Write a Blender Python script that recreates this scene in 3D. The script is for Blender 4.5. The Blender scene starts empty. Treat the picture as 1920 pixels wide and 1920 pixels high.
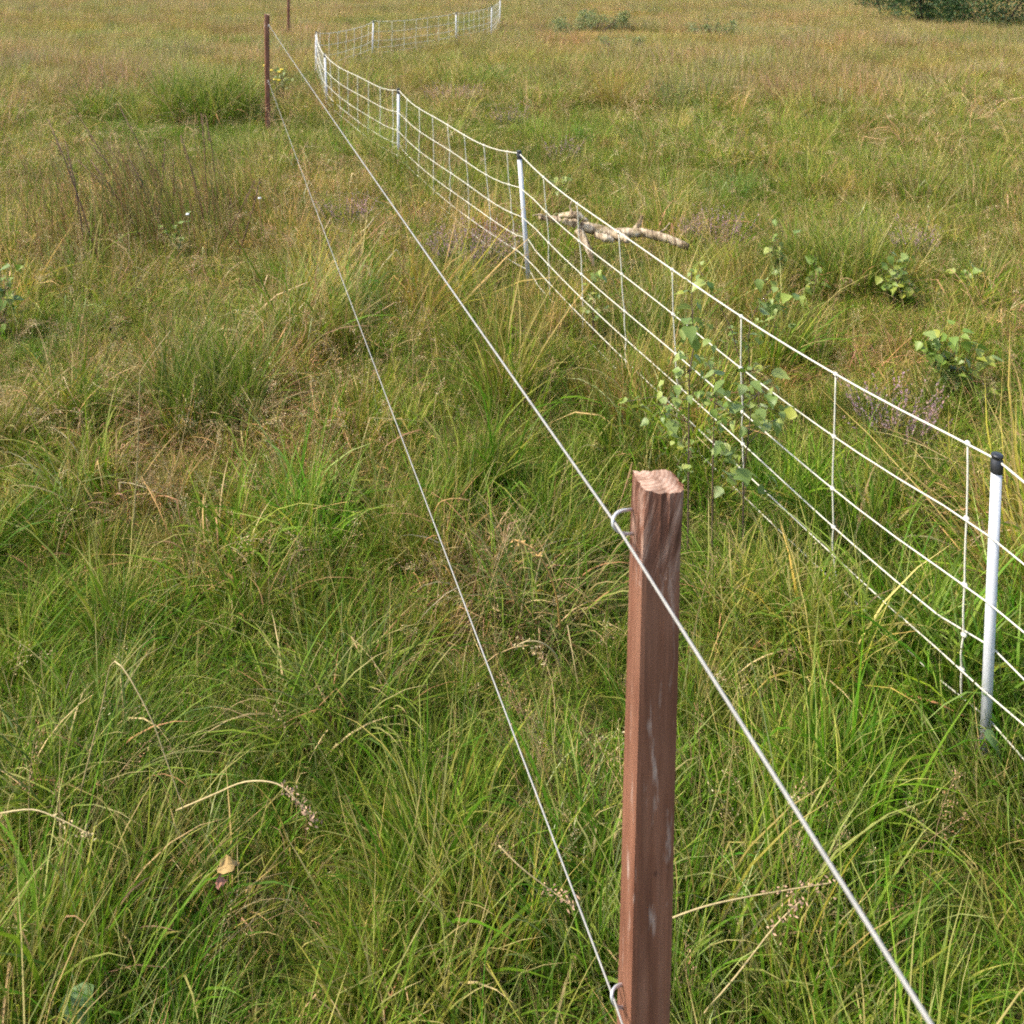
import bpy, math, random
import numpy as np
from mathutils import Vector, Matrix

sc = bpy.context.scene
col = sc.collection
R = math.radians
rng = np.random.default_rng(11)
random.seed(5)

# ------------------------------------------------------------------ camera
F = 1780.0                      # focal length in photo pixels (1920 wide)
PITCH = R(2.0)
CAMZ = 2.06
VPP = -70.0 + F * math.tan(PITCH)
cam_d = bpy.data.cameras.new('camera')
cam_d.sensor_fit = 'HORIZONTAL'
cam_d.sensor_width = 36.0
cam_d.lens = F / 1920.0 * 36.0
cam_d.shift_y = -(960.0 - VPP) / 1920.0
cam_d.clip_start = 0.05
cam_d.clip_end = 3000.0
cam_d.dof.use_dof = True
cam_d.dof.focus_distance = 2.3
cam_d.dof.aperture_fstop = 9.0
cam = bpy.data.objects.new('camera', cam_d)
cam.location = (0, 0, CAMZ)
cam.rotation_euler = (math.pi / 2 - PITCH, 0, 0)
col.objects.link(cam)
sc.camera = cam

# ------------------------------------------------------------------ light
SUN = Vector((-0.60, -0.10, 0.80)).normalized()
elev = math.asin(SUN.z)
w = bpy.data.worlds.new('World'); sc.world = w; w.use_nodes = True
nt = w.node_tree
bg = nt.nodes['Background']
sky = nt.nodes.new('ShaderNodeTexSky')
sky.sky_type = 'NISHITA'; sky.sun_disc = False
sky.sun_elevation = elev
sky.sun_rotation = math.atan2(SUN.x, SUN.y)
sky.dust_density = 2.5
nt.links.new(sky.outputs[0], bg.inputs[0])
bg.inputs[1].default_value = 0.15
sd = bpy.data.lights.new('sun', 'SUN'); sd.energy = 2.5; sd.angle = R(4.0); sd.color = (1.0, 0.94, 0.83)
so = bpy.data.objects.new('sun', sd); col.objects.link(so)
so.rotation_euler = SUN.to_track_quat('Z', 'Y').to_euler()
vs = sc.view_settings
vs.view_transform = 'Standard'; vs.look = 'None'; vs.exposure = 1.28; vs.gamma = 1.0
sc.cycles.max_bounces = 6; sc.cycles.diffuse_bounces = 3; sc.cycles.glossy_bounces = 2
sc.cycles.transmission_bounces = 3
sc.cycles.use_denoising = False
sc.cycles.filter_width = 1.9
sc.cycles.use_adaptive_sampling = True; sc.cycles.adaptive_threshold = 0.03

# ------------------------------------------------------------------ projection and terrain
cp, sp = math.cos(PITCH), math.sin(PITCH)
def at(u, v, Y):
    """photo pixel -> the world point on that line of sight at ground distance Y"""
    a, b = (u - 960.0) / F, -(v - VPP) / F
    d = Vector((a, cp + b * sp, b * cp - sp))
    return Vector((0, 0, CAMZ)) + d * (Y / d.y)
def pix(x, y, z):
    dz = z - CAMZ
    dep = y * cp - dz * sp
    upc = y * sp + dz * cp
    return 960.0 + F * x / dep, VPP - F * upc / dep

_tab = np.random.default_rng(3).random((256, 256))
def vnoise(x, y):
    x = np.asarray(x, float); y = np.asarray(y, float)
    xi = np.floor(x).astype(int); yi = np.floor(y).astype(int)
    fx = x - xi; fy = y - yi
    fx = fx * fx * (3 - 2 * fx); fy = fy * fy * (3 - 2 * fy)
    g = lambda a, b: _tab[a & 255, b & 255]
    return ((g(xi, yi) * (1 - fx) + g(xi + 1, yi) * fx) * (1 - fy) +
            (g(xi, yi + 1) * (1 - fx) + g(xi + 1, yi + 1) * fx) * fy) * 2 - 1
def sstep(a, b, x):
    t = np.clip((np.asarray(x, float) - a) / (b - a), 0, 1)
    return t * t * (3 - 2 * t)
EFF = 0.13                       # height above the soil at which things vanish into the grass
def soil(x, y):
    return (0.18 * sstep(2.2, 5.2, y) + 0.035 * vnoise(np.asarray(x) * 0.8 + 7, np.asarray(y) * 0.8 + 3)
            + 0.022 * vnoise(np.asarray(x) * 2.1 + 31, np.asarray(y) * 2.1 + 17))
def gnd(u, v, up=EFF):
    """where the line of sight of a photo pixel meets the grass level"""
    Y = 8.0
    for _ in range(40):
        z = 0.18 * float(sstep(2.2, 5.2, Y)) + up
        b = -(v - VPP) / F
        dy, dz = cp + b * sp, b * cp - sp
        Yn = (z - CAMZ) / dz * dy
        Y = 0.5 * Y + 0.5 * min(max(Yn, 0.5), 80)
    return at(u, v, Y)

# ------------------------------------------------------------------ tagging helpers
def tag(o, label=None, cat=None, group=None, kind=None):
    if label: o['label'] = label
    if cat: o['category'] = cat
    if group: o['group'] = group
    if kind: o['kind'] = kind
    return o
def empty(name, loc=(0, 0, 0), rz=0.0):
    o = bpy.data.objects.new(name, None); o.empty_display_size = 0.05
    o.location = loc; o.rotation_euler = (0, 0, rz); col.objects.link(o)
    return o
def mesh_obj(name, verts, faces, mat, parent=None, cols=None, smooth=True, mats=None, mi=None, loc=None):
    me = bpy.data.meshes.new(name)
    me.from_pydata([tuple(v) for v in verts], [], [tuple(int(i) for i in f) for f in faces])
    fill(me, mat, cols, smooth, mats, mi)
    o = bpy.data.objects.new(name, me); col.objects.link(o)
    if parent: o.parent = parent
    if loc is not None: o.location = loc
    return o
def fill(me, mat, cols=None, smooth=True, mats=None, mi=None):
    for m in (mats or [mat]): me.materials.append(m)
    if mi is not None: me.polygons.foreach_set('material_index', np.asarray(mi, dtype=np.int32))
    if smooth: me.polygons.foreach_set('use_smooth', np.ones(len(me.polygons), dtype=bool))
    if cols is not None:
        a = me.color_attributes.new('col', 'FLOAT_COLOR', 'POINT')
        c = np.ones((len(me.vertices), 4), dtype=np.float32); c[:, :3] = np.asarray(cols)
        a.data.foreach_set('color', c.ravel())
    me.update()

class MB:
    def __init__(s): s.v = []; s.f = []; s.m = []
    def tube(s, pts, rad, n=6, cap=True, mi=0):
        pts = [Vector(p) for p in pts]
        if not hasattr(rad, '__len__'): rad = [rad] * len(pts)
        ref = None; b0 = len(s.v)
        for i, p in enumerate(pts):
            t = (pts[min(i + 1, len(pts) - 1)] - pts[max(i - 1, 0)])
            t = t.normalized() if t.length > 1e-9 else Vector((0, 0, 1))
            if ref is None:
                ref = t.orthogonal().normalized()
            ref = (ref - t * ref.dot(t)).normalized()
            bi = t.cross(ref)
            for k in range(n):
                a = 2 * math.pi * k / n
                s.v.append(p + (ref * math.cos(a) + bi * math.sin(a)) * rad[i])
        for i in range(len(pts) - 1):
            for k in range(n):
                a = b0 + i * n + k; b = b0 + i * n + (k + 1) % n
                s.f.append((a, b, b + n, a + n)); s.m.append(mi)
        if cap:
            s.f.append(tuple(b0 + k for k in range(n))[::-1]); s.m.append(mi)
            e = b0 + (len(pts) - 1) * n
            s.f.append(tuple(e + k for k in range(n))); s.m.append(mi)
    def lathe(s, prof, n=16, c=(0, 0, 0), mi=0):
        b0 = len(s.v)
        for r, z in prof:
            for k in range(n):
                a = 2 * math.pi * k / n
                s.v.append(Vector((c[0] + r * math.cos(a), c[1] + r * math.sin(a), c[2] + z)))
        for i in range(len(prof) - 1):
            for k in range(n):
                a = b0 + i * n + k; b = b0 + i * n + (k + 1) % n
                s.f.append((a, b, b + n, a + n)); s.m.append(mi)
        e = b0 + (len(prof) - 1) * n
        s.f.append(tuple(b0 + k for k in range(n))[::-1]); s.m.append(mi)
        s.f.append(tuple(e + k for k in range(n))); s.m.append(mi)
    def ball(s, c, r, n=8, m=5):
        s.lathe([(max(1e-4, r * math.sin(math.pi * i / m)), -r * math.cos(math.pi * i / m)) for i in range(m + 1)], n, c)
    def build(s, name, mat, parent=None, smooth=True, mats=None):
        return mesh_obj(name, s.v, s.f, mat, parent, smooth=smooth, mats=mats, mi=s.m if mats else None)

# ------------------------------------------------------------------ materials
def newmat(name):
    m = bpy.data.materials.new(name); m.use_nodes = True
    n = m.node_tree.nodes; l = m.node_tree.links
    return m, n, l, n['Principled BSDF'], n['Material Output']
def ramp(n, l, fac, stops):
    r = n.new('ShaderNodeValToRGB'); e = r.color_ramp.elements
    while len(e) < len(stops): e.new(0.5)
    for k, (p, c) in enumerate(stops):
        e[k].position = p; e[k].color = (*c, 1)
    l.new(fac, r.inputs[0]); return r.outputs[0]
def noise(n, l, scale, detail=4, vec=None, rough=0.55):
    t = n.new('ShaderNodeTexNoise'); t.inputs['Scale'].default_value = scale
    t.inputs['Detail'].default_value = detail; t.inputs['Roughness'].default_value = rough
    if vec is not None: l.new(vec, t.inputs['Vector'])
    return t.outputs['Fac']
def coord(n, l, scale=(1, 1, 1), kind='Object'):
    t = n.new('ShaderNodeTexCoord'); mp = n.new('ShaderNodeMapping')
    mp.inputs['Scale'].default_value = scale
    l.new(t.outputs[kind], mp.inputs['Vector']); return mp.outputs[0]

def grass_mat(name, transl=0.35, rough=0.45, instanced=False, spec=0.35):
    m, n, l, b, out = newmat(name)
    a = n.new('ShaderNodeAttribute'); a.attribute_name = 'col'
    c = a.outputs['Color']
    if instanced:
        t = n.new('ShaderNodeAttribute'); t.attribute_type = 'INSTANCER'; t.attribute_name = 'tint'
        mx = n.new('ShaderNodeMix'); mx.data_type = 'RGBA'; mx.blend_type = 'MULTIPLY'
        mx.inputs[0].default_value = 1.0
        l.new(c, mx.inputs[6]); l.new(t.outputs['Color'], mx.inputs[7]); c = mx.outputs[2]
    l.new(c, b.inputs['Base Color'])
    b.inputs['Roughness'].default_value = rough
    b.inputs['Specular IOR Level'].default_value = spec
    tr = n.new('ShaderNodeBsdfTranslucent'); l.new(c, tr.inputs['Color'])
    ms = n.new('ShaderNodeMixShader'); ms.inputs[0].default_value = transl
    l.new(b.outputs[0], ms.inputs[1]); l.new(tr.outputs[0], ms.inputs[2]); l.new(ms.outputs[0], out.inputs[0])
    return m
M_GRASS = grass_mat('grass_blades', 0.42, 0.6, False, 0.18)
M_TILE = grass_mat('tiled_blades', 0.4, 0.6, True, 0.15)
M_SEED = grass_mat('seed_heads', 0.25, 0.7, False, 0.2)
M_PLANT = grass_mat('plant_blades', 0.38, 0.55, False, 0.2)
M_DRY = grass_mat('dry_stalk', 0.15, 0.7, False, 0.2)
M_FLOWER = grass_mat('heather_flower', 0.3, 0.7, False, 0.2)

def leaf_mat(name, c0, c1, c2):
    m, n, l, b, out = newmat(name)
    oi = n.new('ShaderNodeObjectInfo')
    base = ramp(n, l, oi.outputs['Random'], [(0.0, c0), (0.55, c1), (1.0, c2)])
    vec = coord(n, l, (1, 1, 1))
    v = n.new('ShaderNodeTexNoise'); v.inputs['Scale'].default_value = 60; l.new(vec, v.inputs['Vector'])
    mx = n.new('ShaderNodeMix'); mx.data_type = 'RGBA'; mx.blend_type = 'MULTIPLY'
    mx.inputs[0].default_value = 0.5
    l.new(base, mx.inputs[6]); l.new(ramp(n, l, v.outputs['Fac'], [(0.3, (.55, .6, .5)), (0.7, (1.1, 1.1, 1.1))]), mx.inputs[7])
    l.new(mx.outputs[2], b.inputs['Base Color'])
    b.inputs['Roughness'].default_value = 0.45
    b.inputs['Specular IOR Level'].default_value = 0.45
    tr = n.new('ShaderNodeBsdfTranslucent'); l.new(mx.outputs[2], tr.inputs['Color'])
    ms = n.new('ShaderNodeMixShader'); ms.inputs[0].default_value = 0.35
    l.new(b.outputs[0], ms.inputs[1]); l.new(tr.outputs[0], ms.inputs[2]); l.new(ms.outputs[0], out.inputs[0])
    return m
M_LEAF = leaf_mat('birch_leaf', (.15, .22, .045), (.25, .32, .085), (.35, .39, .09))
M_LEAFY = leaf_mat('young_leaf', (.16, .25, .035), (.22, .30, .05), (.35, .36, .05))
M_LEAFD = leaf_mat('thicket_leaf', (.018, .045, .012), (.035, .075, .02), (.07, .12, .03))

m, n, l, b, out = newmat('soil'); M_SOIL = m
vec = coord(n, l)
cc = ramp(n, l, noise(n, l, 9, 6, vec), [(0.25, (.06, .052, .018)), (0.55, (.12, .105, .035)), (0.8, (.19, .155, .055))])
l.new(cc, b.inputs['Base Color']); b.inputs['Roughness'].default_value = 0.95
b.inputs['Specular IOR Level'].default_value = 0.1
bp = n.new('ShaderNodeBump'); bp.inputs['Strength'].default_value = 0.8; bp.inputs['Distance'].default_value = 0.03
l.new(noise(n, l, 40, 5, vec), bp.inputs['Height']); l.new(bp.outputs[0], b.inputs['Normal'])

def wood_mat(name, lo, mid, hi, grain=(26, 26, 1.6), bump=0.35, scuff=False, slant=0.0):
    m, n, l, b, out = newmat(name)
    vec = coord(n, l, grain)
    if slant:                                            # fibres running askew
        mp = vec.node; pre = n.new('ShaderNodeMapping'); pre.inputs['Rotation'].default_value = (0, slant, 0)
        l.new(mp.inputs['Vector'].links[0].from_socket, pre.inputs['Vector']); l.new(pre.outputs[0], mp.inputs['Vector'])
    g = noise(n, l, 2.2, 6, vec, 0.65)
    c = ramp(n, l, g, [(0.28, lo), (0.5, mid), (0.75, hi)])
    vec2 = coord(n, l, (9, 9, 2.5))
    blot = ramp(n, l, noise(n, l, 1.7, 3, vec2), [(0.35, (.72, .66, .64)), (0.65, (1.12, 1.1, 1.08))])
    mx = n.new('ShaderNodeMix'); mx.data_type = 'RGBA'; mx.blend_type = 'MULTIPLY'; mx.inputs[0].default_value = 1
    l.new(c, mx.inputs[6]); l.new(blot, mx.inputs[7])
    outc = mx.outputs[2]
    if scuff:                                            # pale scrapes and small dark knots
        v3 = coord(n, l, (30, 30, 5)); v4 = coord(n, l, (14, 14, 7))
        f1 = ramp(n, l, noise(n, l, 1.6, 5, v3, .6), [(0.60, (0, 0, 0)), (0.70, (1, 1, 1))])
        f2 = ramp(n, l, noise(n, l, 1.9, 2, v4), [(0.26, (1, 1, 1)), (0.30, (0, 0, 0))])
        v5 = coord(n, l, (60, 60, .9))
        f3 = ramp(n, l, noise(n, l, 1.3, 3, v5, .5), [(0.30, (1, 1, 1)), (0.34, (0, 0, 0))])   # drying cracks
        v6 = coord(n, l, (5, 5, 1.4))
        f4 = ramp(n, l, noise(n, l, 1.5, 4, v6, .6), [(0.45, (0, 0, 0)), (0.75, (1, 1, 1))])   # greyed patches
        for f_, c_, a_ in ((f4, (.21, .125, .085), .4), (f1, (.44, .34, .28), .6), (f2, (.05, .022, .015), .8), (f3, (.035, .016, .011), .75)):
            m2 = n.new('ShaderNodeMix'); m2.data_type = 'RGBA'; m2.inputs[7].default_value = (*c_, 1)
            mu = n.new('ShaderNodeMath'); mu.operation = 'MULTIPLY'; mu.inputs[1].default_value = a_
            l.new(f_, mu.inputs[0]); l.new(mu.outputs[0], m2.inputs[0]); l.new(outc, m2.inputs[6]); outc = m2.outputs[2]
    l.new(outc, b.inputs['Base Color']); b.inputs['Roughness'].default_value = 0.72
    b.inputs['Specular IOR Level'].default_value = 0.15
    bp = n.new('ShaderNodeBump'); bp.inputs['Strength'].default_value = bump; bp.inputs['Distance'].default_value = 0.003
    l.new(noise(n, l, 5.0, 5, vec), bp.inputs['Height']); l.new(bp.outputs[0], b.inputs['Normal'])
    return m
M_WOOD = wood_mat('red_hardwood', (.140, .058, .034), (.198, .088, .052), (.258, .128, .082), (26, 26, 1.3), 0.7, scuff=True)
m, n, l, b, out = newmat('sawn_end'); M_WOODTOP = m
tc = n.new('ShaderNodeTexCoord'); sp_ = n.new('ShaderNodeSeparateXYZ'); l.new(tc.outputs['Object'], sp_.inputs[0])
cb = n.new('ShaderNodeCombineXYZ'); l.new(sp_.outputs[0], cb.inputs[0]); l.new(sp_.outputs[1], cb.inputs[1])
of = n.new('ShaderNodeVectorMath'); of.operation = 'ADD'; of.inputs[1].default_value = (.012, -.03, 0); l.new(cb.outputs[0], of.inputs[0])
wv_ = n.new('ShaderNodeTexWave'); wv_.wave_type = 'RINGS'; wv_.rings_direction = 'Z'; wv_.inputs['Scale'].default_value = 48
wv_.inputs['Distortion'].default_value = 2.5; wv_.inputs['Detail'].default_value = 3; wv_.inputs['Detail Scale'].default_value = 1.5
l.new(of.outputs[0], wv_.inputs['Vector'])
rc = ramp(n, l, wv_.outputs['Fac'], [(0.0, (.36, .215, .145)), (0.5, (.43, .275, .19)), (1.0, (.49, .335, .24))])
dn = ramp(n, l, noise(n, l, 45, 5, tc.outputs['Object']), [(0.35, (.45, .38, .34)), (0.6, (1, 1, 1))])
mx = n.new('ShaderNodeMix'); mx.data_type = 'RGBA'; mx.blend_type = 'MULTIPLY'; mx.inputs[0].default_value = .85
l.new(rc, mx.inputs[6]); l.new(dn, mx.inputs[7]); l.new(mx.outputs[2], b.inputs['Base Color']); b.inputs['Roughness'].default_value = .85
b.inputs['Specular IOR Level'].default_value = .15
bp = n.new('ShaderNodeBump'); bp.inputs['Strength'].default_value = .7; bp.inputs['Distance'].default_value = .002
l.new(noise(n, l, 160, 4, tc.outputs['Object']), bp.inputs['Height']); l.new(bp.outputs[0], b.inputs['Normal'])
M_WOODGROOVE = wood_mat('weathered_grain', (.045, .022, .015), (.17, .08, .052), (.44, .31, .24), (30, 30, 2.6), 1.0, slant=R(-16))

def simple(name, c, rough=0.5, metal=0.0, var=0.12, scale=30, bump=0.0, spec=0.5):
    m, n, l, b, out = newmat(name)
    vec = coord(n, l)
    f = noise(n, l, scale, 4, vec)
    c0 = tuple(x * (1 - var) for x in c); c1 = tuple(min(1, x * (1 + var)) for x in c)
    l.new(ramp(n, l, f, [(0.3, c0), (0.7, c1)]), b.inputs['Base Color'])
    b.inputs['Roughness'].default_value = rough; b.inputs['Metallic'].default_value = metal
    b.inputs['Specular IOR Level'].default_value = spec
    if bump:
        bp = n.new('ShaderNodeBump'); bp.inputs['Strength'].default_value = bump; bp.inputs['Distance'].default_value = 0.001
        l.new(noise(n, l, scale * 20, 2, vec), bp.inputs['Height']); l.new(bp.outputs[0], b.inputs['Normal'])
    return m
M_WIRE = simple('galvanised_wire', (.27, .258, .228), 0.65, 0.05, 0.12, 60)
M_STAPLE = simple('galvanised_staple', (.55, .55, .55), 0.45, 0.3, 0.15, 90)
M_PLASTIC = simple('white_plastic', (.52, .52, .525), 0.5, 0, 0.08, 9)
M_CAP = simple('black_plastic', (.018, .018, .019), 0.38, 0, 0.2, 50)
M_TWINE = simple('white_twine', (.58, .545, .43), 0.7, 0, 0.08, 120, 0.6, 0.25)
M_STEM = simple('woody_stem', (.085, .05, .03), 0.8, 0, 0.3, 40)
M_STALK = simple('brown_stalk', (.12, .065, .03), 0.75, 0, 0.35, 30)
M_DEADLEAF = simple('dead_leaf', (.36, .23, .075), 0.75, 0, 0.35, 60)
M_DEADPINK = simple('dead_leaf_pink', (.38, .17, .10), 0.75, 0, 0.3, 60)
M_BROAD = simple('broad_leaf', (.15, .23, .07), 0.5, 0, 0.25, 30)
M_YELLOW = simple('yellow_petal', (.62, .45, .02), 0.6, 0, 0.15, 60)
M_WHITE = simple('white_head', (.75, .76, .74), 0.6, 0, 0.08, 60)

m, n, l, b, out = newmat('birch_bark'); M_BARK = m
vec = coord(n, l, (34, 7, 7))
vec2 = coord(n, l)
c1_ = ramp(n, l, noise(n, l, 1.4, 5, vec, 0.7), [(0.36, (.05, .03, .02)), (0.44, (.30, .21, .12)), (0.56, (.56, .44, .29)), (0.74, (.74, .65, .49))])
mos = ramp(n, l, noise(n, l, 14, 4, vec2), [(0.36, (.30, .26, .16)), (0.55, (1, 1, 1))])
mx = n.new('ShaderNodeMix'); mx.data_type = 'RGBA'; mx.blend_type = 'MULTIPLY'; mx.inputs[0].default_value = 1
l.new(c1_, mx.inputs[6]); l.new(mos, mx.inputs[7]); l.new(mx.outputs[2], b.inputs['Base Color'])
b.inputs['Roughness'].default_value = 0.85
bp = n.new('ShaderNodeBump'); bp.inputs['Strength'].default_value = 0.8; bp.inputs['Distance'].default_value = 0.01
l.new(noise(n, l, 3, 5, vec), bp.inputs['Height']); l.new(bp.outputs[0], b.inputs['Normal'])

# ------------------------------------------------------------------ ground sheet to the horizon
xs = np.concatenate([-np.geomspace(900, 16, 18), np.linspace(-15, 15, 121), np.geomspace(16, 900, 18)])
ys = np.concatenate([[-60, -20, -8, -3, -1], np.linspace(0, 24, 110), np.geomspace(25, 1800, 30)])
gx, gy = np.meshgrid(xs, ys)
fade = 1 - sstep(40, 90, np.hypot(gx, gy))
gz = 0.18 * sstep(2.2, 5.2, gy) + (soil(gx, gy) - 0.18 * sstep(2.2, 5.2, gy)) * fade
nx, ny = len(xs), len(ys)
gv = np.stack([gx, gy, gz], -1).reshape(-1, 3)
ii = (np.arange(ny - 1)[:, None] * nx + np.arange(nx - 1)[None, :]).ravel()
gf = np.stack([ii, ii + 1, ii + nx + 1, ii + nx], 1)
ground = mesh_obj('ground', gv, gf, M_SOIL)
tag(ground, 'rough peaty ground under the meadow grass', 'ground', kind='structure')

# ------------------------------------------------------------------ blade geometry
PAL = dict(lush=(.110, .190, .014), green=(.180, .240, .022), yellow=(.295, .268, .045),
           olive=(.250, .198, .060), straw=(.54, .40, .18), tan=(.47, .315, .15), pink=(.43, .25, .155),
           rust=(.35, .18, .075), dark=(.070, .118, .018), pale=(.62, .52, .30))
P = {k: np.array(v) for k, v in PAL.items()}

def blades(rg, nb, rad, L, wd, lean, bend, cols, tipdry=0.3, nseg=5, kink=0.0, az=None, azs=math.pi, root=None):
    """nb curved grass blades, returns vertex array, faces, colours"""
    th = rg.uniform(0, 2 * math.pi, nb); rr = rad * np.sqrt(rg.random(nb))
    base = np.stack([rr * np.cos(th), rr * np.sin(th), np.full(nb, -0.02)], 1)
    if root is not None: base = root(rg, nb)
    a = (th + rg.normal(0, 0.8, nb)) if az is None else az + rg.uniform(-azs, azs, nb)
    Ls = rg.uniform(L[0], L[1], nb); ws = rg.uniform(wd[0], wd[1], nb)
    t0 = np.abs(rg.normal(lean[0], lean[1], nb)); bd = rg.uniform(bend[0], bend[1], nb)
    kk = rg.random(nb) < kink; ks = rg.uniform(0.35, 0.75, nb); ka = rg.uniform(0.8, 1.9, nb)
    d = np.stack([np.cos(a), np.sin(a), np.zeros(nb)], 1); up = np.array([0, 0, 1.0])
    perp = np.stack([-np.sin(a), np.cos(a), np.zeros(nb)], 1)
    tw0 = rg.uniform(-0.7, 0.7, nb); tw1 = rg.normal(0, 1.0, nb); side = rg.normal(0, 0.35, nb)
    ci = rg.integers(0, len(cols), nb); bc = np.array(cols)[ci] * rg.uniform(0.78, 1.22, (nb, 1))
    dry = rg.random(nb) < tipdry
    V = []; C = []; p = base.copy()
    for i in range(nseg + 1):
        s = i / nseg
        th_ = t0 + bd * s ** 1.4 + np.where(kk & (s > ks), ka, 0)
        tang = np.sin(th_)[:, None] * d + np.cos(th_)[:, None] * up + perp * (side * s)[:, None]
        if i: p = p + tang * (Ls / nseg)[:, None]
        nrm = np.cos(th_)[:, None] * d - np.sin(th_)[:, None] * up
        tw = (tw0 + tw1 * s)[:, None]
        sv = np.cos(tw) * perp + np.sin(tw) * nrm
        cc = bc.copy()
        f = np.where(dry, np.clip((s - 0.45) * 1.8, 0, 1), 0)[:, None]
        cc = cc * (1 - f) + P['straw'] * 0.9 * f
        if i < nseg:
            wv = (ws * min(1, 0.65 + 1.4 * s) * (1 - s ** 2.4) * 0.5)[:, None]
            V += [p - sv * wv, p + sv * wv]; C += [cc, cc]
        else:
            V.append(p); C.append(cc)
    K = 2 * nseg + 1
    V = np.stack(V, 1).reshape(-1, 3); C = np.stack(C, 1).reshape(-1, 3)
    fs = []
    for bidx in range(nb):
        o = bidx * K
        for i in range(nseg - 1):
            fs.append((o + 2 * i, o + 2 * i + 1, o + 2 * i + 3, o + 2 * i + 2))
        e = o + 2 * (nseg - 1); fs.append((e, e + 1, e + 2))
    return V, fs, C

def join(parts):
    V = []; Fc = []; C = []; o = 0
    for v, f, c in parts:
        V.append(v); C.append(c); Fc += [tuple(i + o for i in q) for q in f]; o += len(v)
    return np.concatenate(V), Fc, np.concatenate(C)

def seed_stem(rg, H, lean, droop, stemc, headc, nsp, headlen, spread, sw=0.0016, sp=(.004, .008)):
    """a flowering grass stem: thin three-sided stem and a loose head of spikelets"""
    a = rg.uniform(0, 2 * math.pi); d = np.array([math.cos(a), math.sin(a), 0]); up = np.array([0, 0, 1.0])
    N = 9; p = np.array([0, 0, -0.02]); path = [p]; 
    for i in range(N):
        s = (i + 1) / N
        t = lean + droop * s ** 2.2 + rg.normal(0, 0.03)
        p = p + (math.sin(t) * d + math.cos(t) * up) * H / N; path.append(p)
    path = np.array(path); V = []; C = []; fs = []
    perp = np.array([-d[1], d[0], 0])
    for i, q in enumerate(path):
        r = sw * (1 - 0.55 * i / N)
        for k in range(3):
            an = 2 * math.pi * k / 3
            V.append(q + r * (math.cos(an) * perp + math.sin(an) * d)); C.append(stemc)
        if i:
            o = (i - 1) * 3
            for k in range(3):
                fs.append((o + k, o + (k + 1) % 3, o + 3 + (k + 1) % 3, o + 3 + k))
    n0 = len(V)
    for j in range(nsp):
        s = 1 - headlen * rg.random() ** 0.8
        f = s * N; i = min(int(f), N - 1); q = path[i] + (path[i + 1] - path[i]) * (f - i)
        tg = path[i + 1] - path[i]; tg = tg / np.linalg.norm(tg)
        off = rg.normal(0, 1, 3); off -= tg * off.dot(tg); off /= np.linalg.norm(off)
        amt = spread * rg.uniform(0.2, 1) * (1.15 - s) / max(headlen, .1) * 1.2
        c = q + off * amt + tg * amt * 0.8
        ax = off * 0.5 + tg + rg.normal(0, 0.3, 3); ax /= np.linalg.norm(ax)
        sd_ = np.cross(ax, rg.normal(0, 1, 3)); sd_ /= np.linalg.norm(sd_)
        Ls = rg.uniform(*sp); wv = Ls * 0.2
        cc = np.array(headc[rg.integers(0, len(headc))]) * rg.uniform(0.75, 1.25)
        o = len(V)
        V += [c, c + ax * Ls * 0.5 + sd_ * wv, c + ax * Ls, c + ax * Ls * 0.5 - sd_ * wv]; C += [cc] * 4
        fs.append((o, o + 1, o + 2, o + 3))
        if rg.random() < 0.35 and amt > 0.006:
            o = len(V); e = sd_ * 0.0005
            V += [q - e, q + e, c]; C += [stemc] * 3; fs.append((o, o + 1, o + 2))
    return np.array(V), fs, np.array(C)

# ------------------------------------------------------------------ prototype tufts (kept out of the scene, used by the scatter)
protos = {}
def proto(setname, data, mat):
    """keep a tuft as arrays: vertices, quads, triangles, colours"""
    v, f, c = data
    q = np.array([x for x in f if len(x) == 4], dtype=np.int64).reshape(-1, 4)
    t = np.array([x for x in f if len(x) == 3], dtype=np.int64).reshape(-1, 3)
    protos.setdefault(setname, []).append((np.asarray(v, float), q, t, np.asarray(c, float)))

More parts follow.
